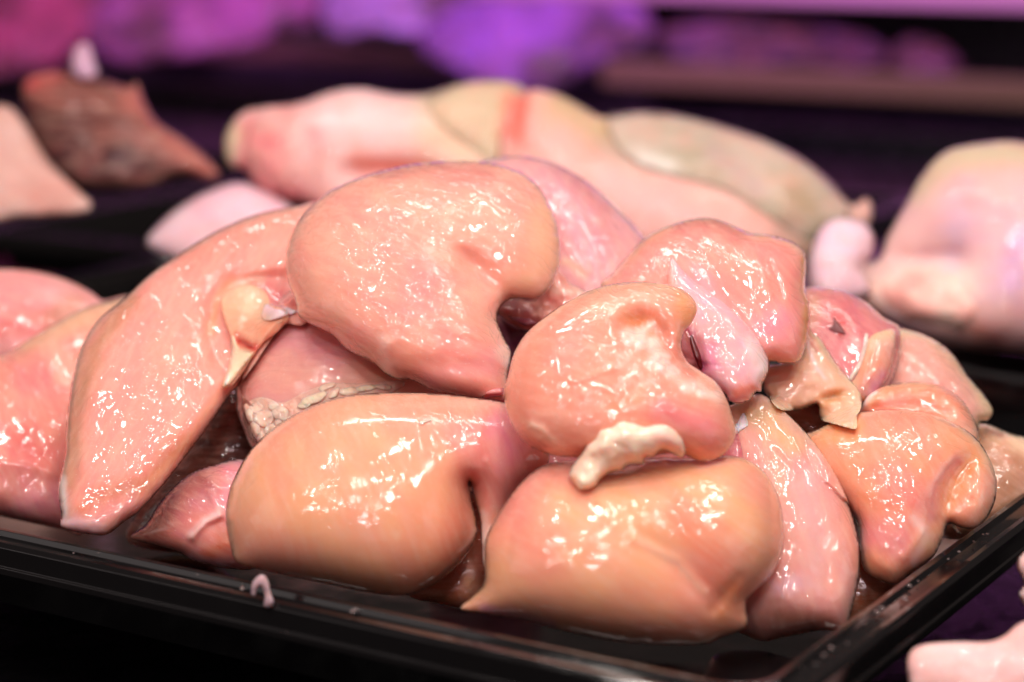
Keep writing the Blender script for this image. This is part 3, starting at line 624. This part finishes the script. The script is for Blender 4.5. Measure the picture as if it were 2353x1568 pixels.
flesh('tendon', VT([(630, 450), (680, 425), (740, 440), (820, 450), (880, 475), (942, 498), (935, 522), (860, 545), (770, 575), (660, 600), (600, 560)]), 0.77, drape=True, inf=.45, rough=1, rscale=14, col=(248, 208, 205), mat=MAT['fat'], parent=R_, step=2, seed=16, lift=.001, paint=[(VT([(630, 580)]), 16, (246, 180, 140), .9)])
# --- top of the heap
A_ = breast('large glossy breast crowning the heap at top centre', [(655, 600), (663, 558), (683, 512), (718, 470), (765, 435), (820, 410), (885, 390), (950, 377), (1030, 371), (1100, 371), (1160, 382), (1215, 407), (1252, 448), (1275, 495), (1286, 545), (1287, 598), (1275, 640), (1255, 672), (1228, 687), (1192, 686), (1163, 693), (1148, 712), (1143, 735), (1152, 760), (1163, 785), (1173, 803), (1174, 830), (1165, 880), (1160, 917), (1110, 918), (1050, 910), (995, 898), (945, 874), (915, 872), (885, 858), (860, 835), (800, 805), (768, 775), (738, 757), (700, 738), (683, 722), (678, 690), (662, 650)], 0.77,
      tilt=(0, .95), inf=.62, col=(242, 165, 135), col2=(240, 150, 130), seed=17, fib=25, rough=2, ragged=1.2, edge=((246, 196, 160), 18, .5),
      creases=[([(1165, 700), (1120, 640), (1080, 600)], 20, .5)],
      bumps=[([(1140, 720), (1105, 650), (1060, 590), (1010, 565)], 26, -14), ([(1000, 640), (1060, 700), (1120, 780), (1150, 860)], 30, 8), ([(850, 480), (950, 500), (1020, 470)], 46, 6), ([(1140, 500), (1190, 540)], 50, 10), ([(890, 790), (885, 830), (905, 855)], 13, 9), ([(800, 760)], 26, 5), ([(1145, 810)], 16, 8), ([(900, 850), (1050, 840), (1140, 850)], 26, -7), ([(740, 620), (800, 650)], 40, 4), ([(1060, 760), (1140, 790)], 7, 3), ([(920, 720), (1060, 770)], 6, 2)],
      paint=[([(880, 400), (1000, 385), (1120, 395)], 22, (190, 115, 100), .6), ([(1250, 500), (1265, 600), (1200, 660)], 40, (242, 185, 135), .7), ([(720, 640), (780, 720)], 46, (240, 178, 138), .55), ([(980, 640), (950, 700)], 50, (236, 135, 130), .6), ([(1090, 680), (1130, 760)], 24, (244, 185, 150), .6), ([(880, 780), (890, 840)], 14, (250, 200, 175), .7), ([(1150, 810), (1165, 830)], 15, (250, 210, 185), .75), ([(990, 870), (1120, 840)], 30, (232, 150, 145), .6), ([(1060, 900), (1150, 895)], 14, (236, 135, 115), .7)])
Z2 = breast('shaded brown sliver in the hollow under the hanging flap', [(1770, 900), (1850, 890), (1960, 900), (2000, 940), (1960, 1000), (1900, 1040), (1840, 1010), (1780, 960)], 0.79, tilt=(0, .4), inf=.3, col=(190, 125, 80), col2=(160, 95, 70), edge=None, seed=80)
Z4 = breast('small orange brown piece added for the meat reflection in the tray below the right front breast', [(1930, 1300), (1960, 1250), (2010, 1270), (2050, 1330), (2075, 1340), (2050, 1375), (1990, 1420), (1945, 1445), (1925, 1400)], 0.725, tilt=(0, .3), inf=.3, col=(190, 110, 65), col2=(165, 90, 55), edge=None, seed=82)  # added piece, stands for meat reflected in the glossy tray
I_ = breast('folded under salmon breast strip at right, above the glossy right front one', [(1960, 960), (1978, 935), (2000, 905), (2050, 882), (2110, 878), (2160, 885), (2205, 912), (2235, 955), (2250, 1000), (2230, 1040), (2120, 1030), (2000, 1000)], 0.765,
      tilt=(0, .7), inf=.4, col=(238, 125, 95), col2=(238, 140, 100), seed=18, fib=10, rough=2, paint=[([(2000, 925), (2060, 885), (2150, 885)], 12, (240, 165, 115), .7), ([(2150, 880), (2200, 905)], 7, (225, 90, 70), .7), ([(2180, 950), (2230, 1000)], 24, (240, 180, 145), .7), ([(1975, 935), (2010, 900)], 6, (252, 215, 195), .9)], bumps=[([(2000, 925), (2080, 890), (2170, 900), (2220, 960)], 14, 8), ([(2020, 940), (2100, 930), (2180, 950)], 12, -10)])
J_ = breast('smooth salmon breast at right front, its tip over the right tray wall', [(1840, 1010), (1880, 985), (1925, 962), (1980, 946), (2050, 940), (2120, 946), (2180, 965), (2235, 1000), (2270, 1045), (2290, 1100), (2287, 1150), (2265, 1195), (2235, 1216), (2205, 1212), (2180, 1205), (2168, 1235), (2145, 1280), (2100, 1315), (2060, 1343), (2030, 1337), (1990, 1315), (1976, 1275), (1968, 1200), (1920, 1150), (1860, 1090)], 0.725,
      tilt=(-.1, .75), inf=.55, col=(242, 158, 112), col2=(240, 150, 120), seed=19, fib=58, mat=MAT['wet_flesh'], rough=2, creases=[([(2160, 1200), (2165, 1140), (2200, 1080), (2230, 1060)], 16, .8)],
      bumps=[([(2190, 1150), (2220, 1090)], 20, -18), ([(2150, 1180), (2150, 1110), (2190, 1050)], 14, 6), ([(2030, 1050), (2090, 1130)], 60, 8), ([(2250, 1080), (2260, 1160)], 22, 8), ([(2080, 1280), (2120, 1220)], 12, 5), ([(2000, 1280), (2060, 1330)], 14, 5), ([(2230, 1150)], 10, -8)],
      paint=[([(2175, 1160), (2215, 1085), (2230, 1065)], 22, (215, 130, 60), .85), ([(2140, 1190), (2150, 1110), (2200, 1060)], 14, (242, 160, 145), .8), ([(1990, 1230), (2060, 1240)], 40, (235, 140, 150), .6), ([(2100, 1190), (2130, 1230), (2100, 1290)], 12, (250, 200, 180), .8), ([(2130, 1250)], 22, (244, 195, 150), .6), ([(2060, 1130), (2110, 1150)], 40, (236, 125, 115), .5), ([(2270, 1120), (2240, 1190)], 16, (240, 180, 150), .5), ([(1900, 1000), (1960, 980)], 30, (242, 165, 90), .7)])
flesh('sinew', VC([(1345, 545), (1358, 542), (1375, 570), (1395, 600), (1385, 606), (1368, 590), (1350, 565)]), 0.71, drape=True, inf=.6, rough=0, col=(250, 205, 190), mat=MAT['fat'], parent=J_, step=2, seed=20, buf=False)
L_ = breast('pale sinewy breast standing between the front right and right front ones', [(1640, 960), (1690, 925), (1745, 905), (1790, 935), (1840, 980), (1885, 1035), (1925, 1100), (1955, 1170), (1972, 1240), (1976, 1300), (1968, 1360), (1950, 1430), (1938, 1449), (1880, 1450), (1800, 1465), (1735, 1470), (1640, 1400), (1620, 1200), (1620, 1050)], 0.715,
      tilt=(-.25, .6), inf=.6, col=(236, 165, 140), col2=(228, 155, 140), seed=21, fib=72, mat=MAT['wet_flesh'], rough=2, creases=[([(1740, 960), (1840, 1080), (1880, 1200), (1900, 1340)], 14, .25)],
      bumps=[([(1790, 1000), (1850, 1100), (1880, 1200)], 24, 8), ([(1850, 1020), (1920, 1130), (1950, 1260)], 12, -5), ([(1780, 1040), (1830, 1090)], 8, 5), ([(1800, 1370)], 30, 6)],
      paint=[([(1700, 940), (1760, 960), (1820, 1020)], 34, (205, 175, 115), .8), ([(1780, 1050), (1800, 1130)], 20, (195, 160, 120), .5), ([(1840, 1100), (1880, 1250), (1860, 1330)], 34, (240, 180, 165), .7), ([(1900, 1060), (1950, 1200), (1965, 1300)], 14, (215, 130, 100), .5), ([(1790, 1420), (1900, 1430)], 24, (185, 110, 75), .7), ([(1790, 1350), (1830, 1340)], 24, (246, 195, 195), .7)])
F_ = flesh('chicken_skin_flap', VR([(180, 900), (240, 860), (330, 855), (440, 820), (500, 780), (520, 640), (520, 520), (550, 500), (600, 600), (660, 640), (740, 760), (800, 850), (920, 1000), (990, 1090), (1005, 1170), (990, 1250), (965, 1300), (960, 1400), (850, 1380), (740, 1350), (670, 1330), (650, 1260), (640, 1200), (590, 1210), (500, 1250), (420, 1250), (320, 1235), (260, 1170), (200, 1090), (180, 1000)]), 0.765, tilt=(0, .6), inf=.4, flat=6, col=(238, 190, 148), col2=(232, 172, 135), rough=3, rscale=30, ragged=2.0, tmin=.003, mat=MAT['fat'],
      label='yellowish hanging flap of skin and fat below the upper right breast', cat='skin flap', seed=22, creases=[(VR([(760, 1130), (900, 1090), (990, 1120)]), 8, .8)], bumps=[(VR([(700, 1150), (800, 1120), (900, 1100)]), 9, -12), (VR([(640, 1220), (560, 1240), (440, 1245), (320, 1220)]), 9, 6)],
      paint=[(VR([(700, 1180), (820, 1120)]), 18, (205, 130, 45), .8), (VR([(555, 560), (600, 700), (640, 750)]), 6, (165, 70, 40), .85), (VR([(530, 560), (580, 760), (640, 900), (700, 980)]), 5, (250, 215, 200), .8), (VR([(300, 950), (420, 950)]), 24, (228, 150, 115), .5)], edge=((244, 205, 155), 6, .8))
E_ = breast('rounded breast at the upper right of the heap, pink tongue hanging from it', [(1380, 660), (1405, 630), (1440, 590), (1480, 548), (1530, 520), (1590, 503), (1640, 502), (1690, 520), (1720, 533), (1770, 540), (1820, 555), (1848, 580), (1852, 620), (1850, 660), (1862, 710), (1858, 760), (1850, 800), (1835, 830), (1800, 836), (1765, 832), (1700, 860), (1600, 860), (1500, 800), (1420, 740)], 0.775,
      tilt=(-.05, .95), inf=.6, col=(240, 152, 128), col2=(236, 138, 125), seed=23, fib=50, mat=MAT['wet_flesh'], rough=2, edge=((238, 185, 140), 14, .6), creases=[([(1600, 560), (1640, 640), (1700, 730), (1770, 790)], 18, .2)],
      bumps=[([(1660, 560), (1740, 620)], 50, 9), ([(1800, 600), (1820, 680)], 26, 7), ([(1500, 570), (1560, 540)], 30, 6), ([(1560, 640), (1600, 700)], 30, -6), ([(1650, 520), (1690, 545)], 20, -5), ([(1780, 800)], 24, 5), ([(1740, 590), (1770, 680)], 7, 4), ([(1770, 600), (1800, 680)], 6, -4)],
      paint=[([(1560, 520), (1640, 510), (1700, 540)], 16, (185, 105, 95), .6), ([(1790, 740), (1760, 760)], 36, (238, 150, 165), .6), ([(1848, 600), (1856, 700), (1850, 780)], 9, (215, 150, 70), .7), ([(1600, 620), (1640, 700)], 20, (230, 165, 165), .6), ([(1420, 640), (1500, 600)], 24, (225, 145, 135), .5)])
T_ = flesh('tenderloin', V6([(1000, 300), (1060, 370), (1130, 430), (1210, 490), (1300, 560), (1400, 655), (1480, 770), (1514, 850), (1498, 920), (1478, 960), (1470, 1000), (1440, 1005), (1410, 1045), (1350, 1065), (1300, 1050), (1280, 1010), (1200, 960), (1120, 900), (1050, 860), (1000, 760), (980, 620), (980, 450)]), 0.742, tilt=(0, .9), inf=.5, rough=2, rscale=40, ragged=1.5, step=4,
      col=(232, 165, 172), col2=(238, 175, 165), mott=50, fib=45, parent=E_, seed=24, tmin=.003, er=7, edge=((238, 170, 165), 10, .6), paint=[(V6([(1080, 680), (1110, 760), (1140, 830), (1150, 880)]), 15, (170, 10, 45), 1), (V6([(1120, 860), (1150, 890)]), 7, (130, 5, 20), .9), (V6([(1420, 780), (1490, 860), (1480, 940)]), 24, (252, 220, 205), .85), (V6([(1340, 1010), (1420, 980)]), 17, (232, 120, 85), .85), (V6([(1200, 780), (1200, 860)]), 26, (225, 105, 150), .6), (V6([(960, 420), (1040, 520)]), 30, (240, 165, 130), .7)],
      bumps=[(V6([(1180, 500), (1300, 650), (1420, 800)]), 16, 7), (V6([(1100, 640), (1140, 760), (1170, 880)]), 9, -12), (V6([(1480, 890)]), 9, 5)])
Z3 = breast('filler piece coloured a shaded pink in the crevice between the curled breast and the front ones', [(1120, 900), (1250, 900), (1450, 930), (1640, 950), (1700, 1010), (1700, 1150), (1600, 1260), (1400, 1300), (1250, 1290), (1130, 1240), (1090, 1120), (1090, 1000)], 0.745, tilt=(0, .7), inf=.35, col=(205, 110, 110), col2=(190, 95, 100), edge=None, seed=81)  # added to close the gap, crevice shade put into its deep pink
flesh('blood_clot', [(1589, 768), (1600, 790), (1610, 815), (1615, 845), (1608, 850), (1597, 828), (1588, 800), (1584, 780)], .8, drape=True, inf=.3, rough=.3, col=(150, 8, 35), mat=MAT['blood'], parent=E_, step=2, seed=84, buf=False)
# --- front of the heap
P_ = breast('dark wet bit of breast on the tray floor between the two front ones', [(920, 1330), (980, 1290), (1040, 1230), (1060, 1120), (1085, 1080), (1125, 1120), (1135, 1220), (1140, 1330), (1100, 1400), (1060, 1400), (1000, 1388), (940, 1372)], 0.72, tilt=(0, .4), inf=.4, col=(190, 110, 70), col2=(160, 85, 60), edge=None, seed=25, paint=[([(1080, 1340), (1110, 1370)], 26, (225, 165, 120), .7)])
O_ = breast('smooth peach breast at front centre left, its pinker right side folded down', [(518, 1190), (522, 1150), (535, 1105), (575, 1035), (640, 975), (720, 932), (800, 909), (900, 902), (1000, 904), (1090, 914), (1170, 930), (1225, 980), (1262, 1040), (1250, 1080), (1200, 1115), (1160, 1180), (1138, 1250), (1122, 1310), (1110, 1296), (1107, 1250), (1102, 1190), (1088, 1140), (1079, 1105), (1084, 1150), (1096, 1200), (1093, 1240), (1060, 1290), (1020, 1328), (965, 1360), (920, 1370), (840, 1362), (760, 1345), (680, 1328), (600, 1310), (545, 1292), (528, 1250)], 0.700,
      tilt=(.03, .55), inf=.6, col=(245, 174, 124), col2=(240, 152, 122), mott=140, seed=27, fib=70, rough=1.2, rscale=120, grain=.25, mat=MAT['smooth_flesh'], edge=((240, 175, 140), 14, .5), spl=5,
      creases=[([(1079, 1110), (1090, 1160), (1100, 1220)], 16, .8), ([(1079, 1110), (1040, 1040), (1010, 980)], 40, .03)],
      bumps=[([(1100, 1080), (1125, 1180), (1120, 1280)], 12, 8), ([(1120, 1060), (1160, 1130)], 10, 6), ([(700, 1140), (860, 1150)], 90, 5)],
      paint=[([(700, 960), (850, 940), (980, 950)], 50, (240, 155, 120), .6), ([(1060, 1180), (1050, 1270)], 40, (234, 135, 100), .6), ([(1060, 1000), (1120, 1080), (1150, 1130)], 46, (238, 145, 128), .85), ([(1180, 1030), (1150, 980)], 44, (226, 128, 150), .75), ([(1110, 1180), (1115, 1290)], 9, (248, 200, 180), .7), ([(912, 1230)], 8, (246, 195, 150), .6), ([(548, 1100), (570, 1060)], 12, (242, 175, 150), .6), ([(1090, 1150), (1097, 1200)], 8, (215, 120, 50), .8)])
flesh('fat_scrap', VM([(-150, -270), (-110, -285), (-55, -290), (-60, -270), (-100, -262), (-120, -245), (-145, -250)]), 0.7, drape=True, inf=.6, rough=.5, col=(250, 208, 180), mat=MAT['fat'], parent=O_, step=2, seed=28, buf=False)
M_ = breast('biggest orange breast at the front, right of centre', [(1060, 1400), (1080, 1375), (1112, 1340), (1113, 1290), (1116, 1240), (1145, 1180), (1195, 1110), (1250, 1068), (1320, 1058), (1400, 1070), (1500, 1052), (1600, 1052), (1690, 1048), (1750, 1078), (1785, 1130), (1800, 1190), (1800, 1260), (1775, 1320), (1735, 1360), (1715, 1385), (1718, 1430), (1705, 1448), (1660, 1465), (1620, 1480), (1540, 1483), (1420, 1475), (1300, 1452), (1200, 1425), (1120, 1412)], 0.675,
      tilt=(.05, .5), inf=.66, col=(246, 176, 124), col2=(240, 148, 120), mott=150, seed=29, fib=35, rough=1.5, rscale=130, grain=.25, mat=MAT['smooth_flesh'], edge=((238, 165, 120), 14, .5),
      creases=[([(1700, 1400), (1640, 1370), (1560, 1300), (1480, 1240)], 16, .12)],
      bumps=[([(1460, 1240), (1560, 1290), (1620, 1360)], 12, 6), ([(1340, 1250), (1460, 1260)], 100, 5), ([(1690, 1380), (1700, 1440)], 22, 8), ([(1640, 1400), (1700, 1330)], 16, -8), ([(1350, 1260), (1450, 1300)], 80, 2)],
      paint=[([(1560, 1180), (1640, 1290), (1650, 1350)], 46, (238, 128, 90), .6), ([(1470, 1245), (1560, 1300), (1620, 1365)], 10, (248, 190, 150), .7), ([(1150, 1180), (1250, 1090), (1330, 1100)], 40, (235, 145, 125), .7), ([(1080, 1390), (1110, 1360)], 24, (190, 130, 90), .7), ([(1115, 1400), (1260, 1440)], 16, (228, 150, 165), .7), ([(1370, 1160)], 6, (225, 120, 50), .7), ([(1340, 1110), (1440, 1100), (1520, 1160)], 16, (246, 185, 140), .6), ([(1730, 1100), (1780, 1180)], 28, (236, 150, 120), .6), ([(1690, 1340), (1660, 1400)], 24, (225, 125, 60), .6)])
_fr = V6([(770, 700), (830, 715), (890, 760), (925, 820), (945, 870), (1000, 915), (1060, 955), (1120, 990), (1190, 1015), (1245, 1040)])
_rf = np.random.RandomState(12); _fb = []; _fp = []
for k_ in range(34):
    q = _rf.rand()*(len(_fr)-1.001); i_ = int(q); f_ = q-i_
    bx_ = _fr[i_][0]*(1-f_)+_fr[i_+1][0]*f_+_rf.randn()*7; by_ = _fr[i_][1]*(1-f_)+_fr[i_+1][1]*f_+_rf.randn()*7
    e_ = (bx_+_rf.randn()*9, by_+_rf.randn()*6)
    _fb.append(([(bx_, by_), e_], 4+_rf.rand()*5, 2+_rf.rand()*4)); _fp.append(([(bx_, by_), e_], 6+_rf.rand()*7, (252, 222, 196), .75))
D_ = breast('curled breast with a torn hollow in the middle right of the heap', [(1168, 860), (1180, 815), (1205, 770), (1250, 730), (1310, 690), (1370, 662), (1440, 648), (1510, 650), (1560, 662), (1592, 685), (1602, 712), (1590, 742), (1572, 765), (1566, 795), (1578, 828), (1606, 850), (1645, 878), (1670, 918), (1684, 960), (1690, 1000), (1672, 1036), (1640, 1057), (1600, 1058), (1560, 1042), (1480, 1050), (1400, 1058), (1320, 1052), (1262, 1045), (1205, 1018), (1170, 965), (1158, 905)], 0.700,
      tilt=(.02, .7), inf=.58, col=(242, 150, 118), col2=(240, 155, 122), seed=30, fib=20, step=2, rough=2.5, edge=((242, 178, 135), 12, .5),
      creases=[(V6([(780, 640), (900, 700), (1000, 790), (1080, 870), (1150, 900)]), 18, .9), (V6([(1150, 560), (1080, 620), (1060, 720)]), 14, .5)],
      bumps=_fb+[(V6([(270, 1180), (320, 1200), (370, 1260), (430, 1300)]), 9, 7), (V6([(860, 630), (960, 700), (1060, 800)]), 32, -38), (V6([(380, 620), (620, 500), (850, 440), (1060, 480), (1140, 570)]), 22, 11), (V6([(560, 900), (620, 820)]), 60, 6), (V6([(900, 1080), (1150, 1150), (1260, 1200)]), 46, 7), (V6([(480, 950), (700, 880)]), 8, 4), (V6([(900, 1180), (880, 1320)]), 16, -5)],
      paint=[(V6([(800, 620), (900, 660), (940, 700)]), 26, (222, 120, 55), .85), (V6([(960, 700), (1040, 800), (1090, 860)]), 22, (205, 110, 90), .7), (V6([(1080, 600), (1060, 540)]), 24, (236, 155, 85), .7), (V6([(960, 1100), (1100, 1160), (1180, 1180)]), 38, (240, 128, 130), .7), (V6([(700, 1080), (820, 1040)]), 26, (236, 148, 100), .6), (V6([(500, 700), (440, 820)]), 46, (240, 140, 125), .5), (V6([(620, 560), (900, 480)]), 24, (244, 175, 140), .6), (V6([(180, 760), (250, 650)]), 16, (170, 110, 110), .7), (V6([(180, 1240), (300, 1310)]), 14, (150, 90, 90), .6), (_fr, 14, (248, 200, 168), .75), (V6([(270, 1180), (300, 1200), (360, 1260), (430, 1310)]), 13, (248, 200, 165), .85), (V6([(330, 1300), (240, 1240)]), 10, (215, 120, 95), .5)]+_fp)
N_ = flesh('fat_lump', V6([(465, 1440), (478, 1395), (520, 1345), (560, 1290), (600, 1255), (630, 1205), (690, 1190), (735, 1160), (800, 1165), (860, 1185), (930, 1172), (1000, 1190), (1052, 1245), (1075, 1315), (1050, 1350), (1000, 1325), (950, 1310), (905, 1345), (868, 1350), (850, 1380), (780, 1385), (740, 1415), (690, 1420), (640, 1450), (600, 1492), (560, 1512), (520, 1508), (490, 1480)]), 0.675, tilt=(0, .6), inf=.75, tmin=.005, sink=.006, rough=2.5, rscale=20, ragged=2.5, step=2, col=(255, 230, 192), col2=(252, 216, 178), mott=40, mat=MAT['fat'], label='creamy white lump of fat between the curled breast and the front right one', cat='fat lump', seed=63,
      bumps=[(V6([(545, 1400)]), 15, 9), (V6([(640, 1290)]), 15, 10), (V6([(590, 1340)]), 8, -7), (V6([(740, 1220)]), 14, 8), (V6([(690, 1340)]), 15, 9), (V6([(700, 1270), (760, 1300)]), 7, -8), (V6([(820, 1320)]), 13, 10), (V6([(840, 1230)]), 10, 7), (V6([(510, 1460)]), 12, 8), (V6([(620, 1430)]), 9, 6), (V6([(760, 1360)]), 8, -6), (V6([(905, 1250)]), 12, -10)], paint=[(V6([(940, 1230), (1040, 1300)]), 22, (246, 188, 165), .8), (V6([(490, 1460)]), 10, (244, 180, 125), .7), (V6([(860, 1340)]), 9, (235, 145, 100), .7), (V6([(600, 1480), (700, 1420)]), 7, (240, 190, 140), .6)])
flesh('fat_curl', V6([(1335, 1180), (1350, 1150), (1370, 1115), (1385, 1118), (1402, 1160), (1400, 1185), (1365, 1205), (1340, 1225)]), 0.7, drape=True, inf=.6, rough=1, rscale=10, col=(252, 225, 215), mat=MAT['fat'], parent=D_, step=2, seed=65)

# --- scrap of sinew hanging over the front rim
def tube(name, pts, rad, mat, sides=8):
    V = []; Fc = []; P = [Vector(p) for p in pts]
    for i, p in enumerate(P):
        t = (P[min(i+1, len(P)-1)]-P[max(i-1, 0)]).normalized(); u = t.orthogonal().normalized(); v = t.cross(u)
        r = rad[i]
        for k_ in range(sides):
            a = 2*math.pi*k_/sides; V.append(p+u*math.cos(a)*r+v*math.sin(a)*r*0.6)
    n = len(P)
    for i in range(n-1):
        for k_ in range(sides):
            Fc.append((i*sides+k_, i*sides+(k_+1) % sides, (i+1)*sides+(k_+1) % sides, (i+1)*sides+k_))
    Fc.append(tuple(range(sides))); Fc.append(tuple((n-1)*sides+k_ for k_ in reversed(range(sides))))
    o = mesh_obj(name, V, Fc, mat, smooth=True); return o
sc_ = flesh('sinew_scrap', [(577, 1364), (579, 1342), (590, 1326), (605, 1321), (616, 1334), (621, 1358), (629, 1384), (619, 1397), (606, 1392), (608, 1370), (603, 1352), (597, 1346), (590, 1356), (585, 1370)], float((ground(np.array(604.0), np.array(1345.0))-CAM)@FWD)-0.019, inf=.8, rough=.5, rscale=10, tilt=(0, .2), col=(190, 165, 165), col2=(140, 120, 125), mott=12, mat=MAT['fat'], step=2, buf=False, seed=70,
      label='small whitish curl of sinew hanging over the front rim', cat='meat scrap')
# --- wet beads along the right rim and in the front corner
V = []; Fc = []
rs_ = np.random.RandomState(8)
spots = [(0.0025+rs_.rand()*.006, 0.02+rs_.rand()*.22, .0008, 0.0003+.0007*rs_.rand()**2) for _ in range(26)]
spots += [(-.018-rs_.rand()*.03, .012+rs_.rand()*.02, -.0258, .0005+.0014*rs_.rand()) for _ in range(30)]
spots += [(-.35+rs_.rand()*.34, -.0025-rs_.rand()*.006, .0006, .0003+.0006*rs_.rand()) for _ in range(12)]
for a_, b_, z_, r_ in spots:
    c0 = place(a_, b_, z_); n0 = len(V); ex = 1+rs_.rand()*1.3
    for i in range(4):
        ph = math.pi/2*i/3.0
        for k_ in range(8):
            th = 2*math.pi*k_/8; V.append(c0+np.array([math.cos(th)*math.cos(ph)*r_, math.sin(th)*math.cos(ph)*r_*ex, math.sin(ph)*r_*.55]))
    for i in range(3):
        for k_ in range(8):
            Fc.append((n0+i*8+k_, n0+i*8+(k_+1) % 8, n0+(i+1)*8+(k_+1) % 8, n0+(i+1)*8+k_))
m, t, p = nt('juice'); p.inputs['Base Color'].default_value = (.9, .7, .7, 1); p.inputs['Transmission Weight'].default_value = .85; p.inputs['Roughness'].default_value = .05; p.inputs['IOR'].default_value = 1.34
wd = mesh_obj('juice_drops', V, Fc, m, smooth=True); wd['kind'] = 'stuff'
